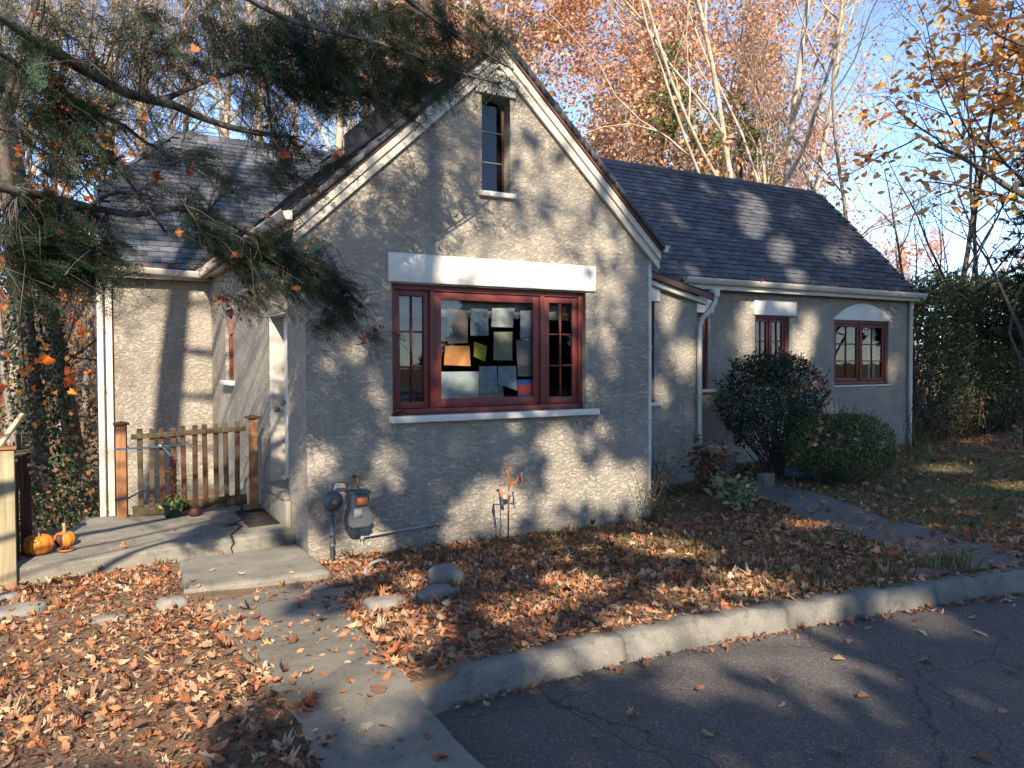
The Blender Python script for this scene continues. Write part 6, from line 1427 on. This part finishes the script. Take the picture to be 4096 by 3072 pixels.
def stray_leaves():
    spots = [(2.15,2.95,'asphalt'),(2.45,3.05,'asphalt'),(2.62,2.72,'asphalt'),(2.95,3.12,'asphalt'),(3.15,2.75,'asphalt'),(3.35,2.98,'asphalt'),(3.62,2.62,'asphalt'),(3.95,3.02,'asphalt'),(4.25,3.18,'asphalt'),(4.35,2.75,'asphalt'),(4.8,3.05,'asphalt'),(4.62,2.42,'asphalt'),(5.1,2.85,'asphalt'),(5.35,3.05,'asphalt'),(5.5,2.55,'asphalt'),(3.0,2.3,'asphalt'),(2.4,2.35,'asphalt'),(4.05,2.15,'asphalt'),(5.0,2.1,'asphalt'),(3.5,1.95,'asphalt'),
             (1.25,4.55,'walk'),(1.45,4.9,'walk'),(1.12,5.3,'walk'),(1.35,5.7,'walk'),(1.6,5.5,'walk'),(1.2,4.1,'walk'),(1.42,3.9,'walk'),(1.05,3.75,'walk'),(1.75,6.2,'walk'),(1.3,6.4,'walk'),(1.6,6.9,'walk'),(1.95,7.1,'walk'),(1.15,3.3,'walk'),(1.33,2.9,'walk')]
    for (x, y, w) in spots:
        z = ROAD_Z+.012 if w == 'asphalt' else float(walk_h(x, y))+.030
        m = MB(); scatter_leaves(m, np.array([(x, y, z)]), np.array([rnd.uniform(.06,.105)]), np.array([rnd.choice([0,0,1,2])]), pal(1, [(.34,.16,.08),(.40,.26,.16),(.28,.12,.06),(.36,.34,.24)]), .12, .35)
        single('fallen_leaf', m, MT['leaf'], 'single dry leaf lying on the dark asphalt' if w == 'asphalt' else 'single dry leaf lying on the concrete walk', 'leaf', (x, y, z), 'leaves on the asphalt' if w == 'asphalt' else 'leaves on the walk')
stray_leaves()
# ------------------------------------------------------------------ trees across the road and upper hemlock boughs: unseen, their crowns shaped with gaps to lay down the sun patches
LIT = np.array([(0.37,8.42,0.2,0.06,-0,-0.11,1),(-0.01,7.78,0.25,0.07,-0,-0.12,1),(-0.35,7.65,0.14,0.04,-0,-0.13,1),(0.26,7.66,0.29,0.07,-0,-0.15,1),(0.61,7.68,0.33,0.08,-0,-0.17,1),(1.06,7.76,0.29,0.07,-0,-0.17,1),(1.35,7.99,0.2,0.05,-0,-0.16,1),(1.66,8.07,0.16,0.04,-0,-0.14,0.6),(1.45,7.76,0.42,0.1,-0,-0.09,1),(2.07,7.91,0.22,0.05,-0,-0.1,1),(2.02,9.44,0.13,0.04,-0,-0.13,1),(2.29,9.23,0.13,0.04,-0,-0.12,1),(2.74,9.11,0.16,0.05,-0,-0.07,0.6),(2.52,8.58,0.16,0.04,-0,-0.17,0.6),(1.55,9.66,0.13,0.05,-0,-0.19,1),(1.3,9.39,0.14,0.05,-0,-0.09,1),(0.81,7.41,0.31,0.07,-0,-0.14,1),(1.35,7.5,0.24,0.05,-0,-0.09,1),(1.82,7.59,0.15,0.04,-0,-0.07,1),(2.46,7.71,0.12,0.03,-0,-0.05,1),(0,7.11,0.12,0.03,-0,-0.19,0.6),(-0.24,7.4,0.15,0.04,-0,-0.13,0.7),(3.39,7.89,0.1,0.02,0,-0.18,0.5),(1.05,6.57,0.14,0.02,-0,-0.06,1),(2.32,5.9,0.18,0.02,-0,-0.16,1),(2.91,6.03,0.1,0.01,-0,-0.11,0.7),(2.48,5.51,0.28,0.03,-0,-0.29,1),(3.1,5.52,0.3,0.03,-0,-0.25,1),(3.53,5.54,0.13,0.01,0,-0.32,1),(1.5,5.11,0.33,0.03,-0,-0.23,1),(1.04,4.86,0.2,0.02,-0,-0.1,1),(2.06,5.24,0.08,0.01,-0,-0.12,0.7),(-0.5,5.38,0.07,0.01,-0,-0.08,0.7),(0.21,5.31,0.08,0.01,-0,-0.04,0.6),(-0.47,7.17,0.1,0.02,-0,-0.13,0.6),(3.21,8.15,0.14,0.03,-0,-0.11,0.6),(-1.08,7.25,0.08,0.01,-0,-0.12,1),(-1.07,6.94,0.08,0.01,-0,-0.1,1),(-1.06,6.21,0.08,0.01,-0,-0.17,1),(-1.07,7.52,0.08,0.02,-0,-0.07,1),(-1.36,7.42,0.12,-0.18,-0.01,-0.3,0.7),(-2.26,8.89,0.13,-0.2,-0.01,-0.45,1),(-0.77,5.27,0.06,-0.07,-0,-0.17,0.7),(-0.68,6.67,0.05,-0.08,-0,-0.17,0.6),(-3.78,9.73,0.19,0.04,-0,-0.16,1),(-2.75,9.99,0.19,0.04,-0,-0.15,1),(-2.79,9.66,0.17,0.04,-0,-0.1,1),(-2.97,9.37,0.19,0.04,-0,-0.13,1),(-3.51,9.25,0.16,0.03,-0,-0.1,1),(-3.66,8.91,0.21,0.04,-0,-0.14,1),(-2.99,9.12,0.17,0.03,-0,-0.13,1),(-3.58,8.46,0.21,0.03,-0,-0.1,1),(-3.51,8.24,0.12,0.02,-0,-0.06,1),(-2.81,8.69,0.17,0.03,-0,-0.12,1),(-2.87,8.47,0.17,0.03,-0,-0.09,1),(-4.09,9.29,0.05,0.01,-0.01,-0.44,1),(-4.11,8.34,0.05,0.01,-0.01,-0.32,1),(-4.1,7.4,0.05,0.01,-0.01,-0.38,1),(-2.78,7.81,0.21,0.03,-0,-0.17,1),(-3.11,7.45,0.13,0.02,-0,-0.2,1),(-2.77,7.29,0.28,0.03,-0,-0.13,1),(-3.95,7.41,0.06,0.01,-0.01,-0.45,1),(-3.34,9.7,0.13,0.03,-0,-0.13,0.6),(-3.3,7.75,0.13,0.02,-0,-0.13,0.6),(-3.65,12.45,0.31,0.12,0.04,-0.28,1),(-4.34,12.17,0.13,0.05,0.04,-0.19,1),(-3.44,14.04,0.47,0.22,0.05,-0.32,1),(-1.91,13.99,0.52,0.23,0.02,-0.29,1),(-3.34,10.56,0.24,0.07,0.04,-0.23,1),(-2.73,12.29,0.3,0.11,0.03,-0.28,0.7),(-3.95,11.25,0.19,0.07,0.03,-0.17,0.6),(-2.83,10.71,0.27,0.08,0.02,-0.14,0.6),(-2.49,12.95,0.32,0.13,0.02,-0.18,0.6),(6.25,9.67,0.17,0.04,0,-0.14,0.8),(7.02,9.76,0.2,0.04,0,-0.18,1),(7.86,9.95,0.19,0.04,0,-0.15,0.8),(6.91,9.35,0.18,0.04,0,-0.2,1),(6.91,9.05,0.23,0.04,0,-0.16,1),(8.3,9.29,0.35,0.07,0,-0.31,1),(8.49,9.67,0.23,0.05,0,-0.19,1),(8.69,10.12,0.13,0.03,0,-0.15,0.7),(11.03,10.58,0.3,0.06,0,-0.22,0.5),(11.1,9.52,0.13,0.02,0,-0.15,0.7),(6.33,9.26,0.09,0.02,0,-0.29,0.5),(4.68,8.71,0.31,0.07,0,-0.14,1),(4.68,8.53,0.16,0.03,0,-0.11,1),(5.07,7.99,0.13,0.02,0,-0.1,1),(4.83,8.09,0.16,0.03,0,-0.1,0.7),(4.64,7.58,0.07,0.01,0,-0.06,0.8),(8.06,12.52,0.43,0.15,-0.29,-0.67,1),(7.79,11.9,0.38,0.13,-0.16,-0.36,1),(8.21,11.27,0.33,0.1,-0.24,-0.51,1),(9.94,11.61,0.49,0.14,-0.18,-0.32,1),(8.17,10.44,0.22,0.06,-0.13,-0.27,1),(9.46,12.96,0.31,0.11,-0.17,-0.34,0.6),(8.12,13.04,0.38,0.14,-0.14,-0.33,0.7),(5.39,9.8,0.35,0.1,-0.08,-0.22,0.6),(5.67,11.75,0.16,0.06,-0.09,-0.27,0.6),(5.68,11.31,0.18,0.06,-0.11,-0.33,0.6),(7.14,13.06,0.3,0.12,-0.12,-0.32,0.6),(10.91,12.63,0.51,0.16,-0.36,-0.62,0.5),(10.9,11.99,0.43,0.13,-0.26,-0.43,0.5),(-3.31,4.41,0.41,-0.04,0.17,-0.23,1),(-2.52,4.44,0.65,-0.07,0.1,-0.17,1),(-2.13,3.23,0.51,-0.08,0.13,-0.16,1),(-1.7,3.59,0.47,-0.08,0.12,-0.21,1),(-1.23,3.76,0.33,-0.06,0.07,-0.17,1),(-1.84,2.82,0.45,-0.06,0.1,-0.11,1),(-1.28,2.97,0.36,-0.05,0.08,-0.15,1),(-0.91,2.65,0.31,-0.04,0.05,-0.1,1),(-0.68,2.96,0.15,-0.02,0.03,-0.1,0.6),(-0.36,2.62,0.2,-0.03,0.02,-0.13,1),(-0.14,2.6,0.41,-0.06,0.01,-0.14,1),(-0.39,2.93,0.17,-0.03,0.01,-0.07,0.7),(0.11,2.68,0.15,-0.02,-0,-0.06,0.8),(-0.2,2.7,0.16,-0.02,0.01,-0.07,1),(0.08,2.5,0.14,-0.02,-0,-0.07,1),(-0.11,3.06,0.12,-0.02,0,-0.06,1),(-0.32,3.04,0.12,-0.02,0.01,-0.05,1),(0.12,3.44,0.19,-0.03,-0.01,-0.14,1),(0.33,3.08,0.24,-0.04,-0.02,-0.14,1),(0.21,2.9,0.17,-0.03,-0.01,-0.09,1),(0.62,3.13,0.15,-0.02,-0.02,-0.09,1),(0.46,3.85,0.12,-0.02,-0.01,-0.09,1),(0.03,4.62,0.2,-0.02,-0,-0.1,1),(1.62,3.47,0.17,-0.03,-0.06,-0.1,1),(1.49,3.2,0.19,-0.03,-0.06,-0.09,1),(1.02,3,0.14,-0.02,-0.03,-0.07,1),(3.02,4.42,0.33,-0.08,-0.11,-0.13,1),(2.97,3.94,0.23,-0.05,-0.11,-0.11,1),(2.87,3.32,0.12,-0.02,-0.12,-0.1,1),(2.8,3.13,0.09,-0.02,-0.09,-0.08,1),(1.76,2.92,0.11,-0.02,-0.05,-0.06,1),(2.26,3.11,0.09,-0.02,-0.06,-0.06,1),(9.76,6.34,0.31,-0.03,-0.29,-0.18,1),(9.54,5.41,0.15,-0.07,-0.31,-0.15,1),(5.07,4.52,0.1,-0.03,-0.11,-0.08,1),(-2.67,4.84,0.58,-0.06,0.12,-0.21,1),(-2.94,4.45,0.35,-0.04,0.08,-0.12,1),(-1.46,3.99,0.18,-0.02,0.04,-0.1,1),(-1.09,3.91,0.24,-0.02,0.02,-0.06,1),(-1.26,5.22,0.11,-0.01,0.02,-0.09,0.6),(-1.41,4.29,0.26,-0.03,0.03,-0.1,1),(1.65,2.67,0.08,-0.01,-0.06,-0.08,1),(1.87,2.69,0.11,-0.01,-0.07,-0.08,1),(2.14,2.71,0.11,-0.01,-0.09,-0.1,1),(2.45,2.77,0.1,-0.01,-0.11,-0.1,1),(2.87,2.82,0.04,-0,-0.11,-0.1,1),(3.69,2.86,0.04,-0,-0.06,-0.04,1),(1.18,2.61,0.13,-0.01,-0.04,-0.07,1),(0.96,2.59,0.08,-0.01,-0.03,-0.06,1),(1.41,2.62,0.07,-0.01,-0.03,-0.05,1),(2.17,2.57,0.08,-0.01,-0.05,-0.06,1),(2.54,2.53,0.14,-0.01,-0.09,-0.08,1),(2.51,2.36,0.14,-0.01,-0.09,-0.08,1),(1.73,2.37,0.07,-0.01,-0.05,-0.06,1),(3.71,2.69,0.14,-0.01,-0.09,-0.06,1),(2.47,2.66,0.1,-0.01,-0.04,-0.04,1)])
EU = np.array([math.cos(SUN_AZ), -math.sin(SUN_AZ), 0]); EV = np.array([math.sin(SUN_AZ)*math.sin(SUN_EL), math.cos(SUN_AZ)*math.sin(SUN_EL), math.cos(SUN_EL)])
def gap(u, v, grow_=0.0):
    """how open the crowns are along the sun ray (u, v): 1 = clear gap"""
    o = np.zeros(len(u))
    for c in LIT:
        det = c[2]*c[5]-c[3]*c[4]
        if abs(det) < 1e-5: continue
        du, dv = u-c[0], v-c[1]; a = (du*c[5]-dv*c[4])/det; b = (dv*c[2]-du*c[3])/det
        la, lb = math.hypot(c[2], c[3]), math.hypot(c[4], c[5]); fa, fb = max(1+grow_/la, .24/la), max(1+grow_/lb, .24/lb); d = np.sqrt((a/fa)**2+(b/fb)**2)
        o = np.maximum(o, c[6]*np.clip((1.15-d)/.3, 0, 1))
    return o
def shade_trees():
    n = 140000; u = nr.uniform(-5.0, 19.5, n); v = nr.uniform(.2, 14.6, n); ub = u+(fbm(np.stack([v*1.1, u*.7], -1), 3, 19)-.5)*2.6
    dens = np.ones(n); dens *= np.where((v > 7.0) & (u < 3.4), .25, 1.0); dens *= np.where(ub < -.55, np.where(v > 10.2, .8, 0.0), 1.0)
    dens *= 1-.75*smooth(u, 11.6, 13)*(.4+.6*(fbm(np.stack([u*.8, v*.8], -1), 2, 3) > .5)); dens *= .72+.28*(fbm(np.stack([u*1.2, v*1.2], -1), 3, 7) > .42)
    dens *= 1-gap(u, v, .07); dens *= np.where((u > 12.4) & (v > 11), 0, 1)
    k = nr.random(n) < dens*.62; u, v = u[k], v[k]; n = len(u)
    bands = [(-5.0,-1.0,-15),(-1.0,3.2,-13),(3.2,6.0,-20),(6.0,9.2,-22),(9.2,12.6,-29),(12.6,19.6,-24)]
    names = ['first','second','third','fourth','fifth','sixth']
    for q, (a, b, w0) in enumerate(bands):
        s = (u >= a) & (u < b); uu, vv = u[s], v[s]; m_ = len(uu); w = w0+nr.normal(0, 1.5, m_)
        P = uu[:, None]*EU+vv[:, None]*EV+w[:, None]*LIGHT
        cand = np.linspace(max(a+.25, .4 if q == 1 else -99), b-.25, 25) if q else np.array([-6.2]); vl = np.linspace(2, 14, 90); op = [gap(np.full(90, c_), vl, .2).sum()+gap(np.full(90, c_+.15), vl, .2).sum()+gap(np.full(90, c_-.15), vl, .2).sum() for c_ in cand]
        tu = cand[int(np.argmin(op))]; pc = tu*EU+8*EV+w0*LIGHT        # the trunk rises where the crown is closed
        cx, cy = pc[0], pc[1]; base = np.array([cx, cy, .2]); zt = P[:, 2].max()
        t = thing('roadside_tree', 'unseen leafy tree across the road, crown shaped for the sun patches, %s from the hemlock' % names[q], 'tree', tuple(base), 'trees across the road shading the cottage')
        m = MB(); z = np.linspace(0, zt+.5, 12); m.tube(np.stack([cx+.15*np.sin(z*.5), cy+.15*np.cos(z*.4), z+.1], -1), np.linspace(.2, .05, 12), 9); part('trunk', m, MT['bark'], t, True)
        m = MB()
        for i in nr.choice(m_, min(m_, 130), replace=False):
            f = P[i]; z0 = max(1.5, f[2]-nr.uniform(.5, 2.5)); m.tube([(cx, cy, z0), (np.array([cx, cy, z0])+f)/2+(0, 0, .3), f], [.035, .02, .01], 4, False)
        part('branches', m, MT['bark'], t)
        d = unit(nr.normal(0, 1, (m_, 3))); e = unit(np.cross(d, nr.normal(0, 1, (m_, 3)))); sz = nr.uniform(.26, .42, (m_, 1))*(.8 if q < 2 else 1.0); m = MB()
        m.raw(np.stack([P-d*sz*.5, P+e*sz*.36, P+d*sz*.5, P-e*sz*.36], 1).reshape(-1, 3), np.arange(4*m_).reshape(-1, 4), col=np.repeat(pal(m_, [(.10,.12,.04),(.30,.15,.05),(.16,.12,.05)]), 4, 0)); part('foliage', m, MT['leaf'], t)
shade_trees()
def upper_boughs():
    hem = [o for o in bpy.data.objects if o.name == 'hemlock_tree'][0]
    n = 10500; u = nr.uniform(-4.6, 3.7, n); v = nr.uniform(3.4, 14.4, n)
    lump = fbm(np.stack([u*2.4+v*.6, v*2.8], -1), 4, 13); d = smooth(lump, .40, .60)*.95
    d *= np.where(u < -.7, np.where(v < 5.2, .25, np.where(v < 7.2, 1.0, .85)), np.where(v > 6.9, .95, .12)); d *= 1-.93*gap(u, v, .05)
    k = nr.random(n) < d*.72; u, v = u[k], v[k]; n = len(u); w = -2.6+nr.normal(0, .55, n)
    P = u[:, None]*EU+v[:, None]*EV+w[:, None]*LIGHT
    T = [frond_template(s, 8, .46, .022, .0065) for s in (5, 6)]
    D = np.array([.8, .25, -.3])+nr.normal(0, .45, (n, 3)); Z = np.array([0, 0, 1.0])+nr.normal(0, .35, (n, 3)); m = MB(); place_templates(m, T, P, D, Z, nr.uniform(.5, 1.0, n), np.ones((n, 3))*nr.uniform(.6, 1.5, (n, 1))); part('foliage', m, MT['needle'], hem)
    m = MB(); tx, ty = -2.5, 2.6; lev = {}
    for kz in np.arange(5.5, 14, .75):
        s = np.where(np.abs(P[:, 2]-kz) < .45)[0]
        if len(s) < 4: continue
        for ang in range(5):
            tgt = P[s[int(nr.integers(0, len(s)))]]; a = np.array([-3.74+.145*kz, ty, kz+.4]); mid = (a+tgt)/2+(0, 0, .25); L = smooth_line([a, mid, tgt], 8); m.tube(L, np.linspace(.02, .006, 8), 5, False)
            near = s[np.argsort(((P[s]-tgt)**2).sum(1))[:14]]
            for i in near: m.tube([L[int(nr.integers(3, 8))], P[i]], [.006, .002], 3, False)
    part('boughs', m, MT['hemlock_bark'], hem)
upper_boughs()

ORDS = 'first second third fourth fifth sixth seventh eighth ninth tenth eleventh twelfth thirteenth fourteenth fifteenth'.split()
def far_belt():
    # dark conifers on the far side of the road; the panes mirror them
    t = thing('belt_conifer', 'x', 'tree', (0,0,0)); r = np.random.default_rng(5); H = 8.0; tr = MB(); tr.tube([(0,0,-.3),(0,0,4),(0,0,H)], [.22,.14,.03], 7, False); part('trunk', tr, MT['bark_dark'], t)
    n = 5200; z = H*(1-r.random(n)**.55*.97); rad = (2.7*(1-z/H)**.8+.15)*np.sqrt(r.random(n))*1.15; a = r.uniform(0, 6.28, n); P = np.stack([rad*np.cos(a), rad*np.sin(a), z-.25*rad], -1)
    d = unit(np.stack([np.cos(a), np.sin(a), -.25+0*a], -1)+r.normal(0, .4, (n, 3))); w_ = unit(np.cross(d, r.normal(0, 1, (n, 3)))); L = r.uniform(.3, .6, (n, 1)); m = MB()
    m.raw(np.stack([P-w_*.09, P+w_*.09, P+d*L+w_*.05, P+d*L-w_*.05], 1).reshape(-1, 3), np.arange(4*n).reshape(-1, 4), col=np.repeat(pal(n, [(.02,.035,.018),(.03,.05,.024),(.014,.024,.014)]), 4, 0)); part('foliage', m, MT['needle'], t)
    for k in range(15):
        o = t if k == 0 else copy_tree(t); x = -34+k*5.0; y = -27-4.5*math.sin(k*2.1)-.0*x
        o.location = (x, y, .2); o.rotation_euler = (0, 0, k*1.3); sc_ = .85+.2*math.sin(k*1.7); o.scale = (sc_*1.25, sc_*1.25, sc_)
        o['label'] = '%s dark conifer from the left in the belt beyond the road' % ORDS[k]; o['group'] = 'conifers beyond the road'
far_belt()
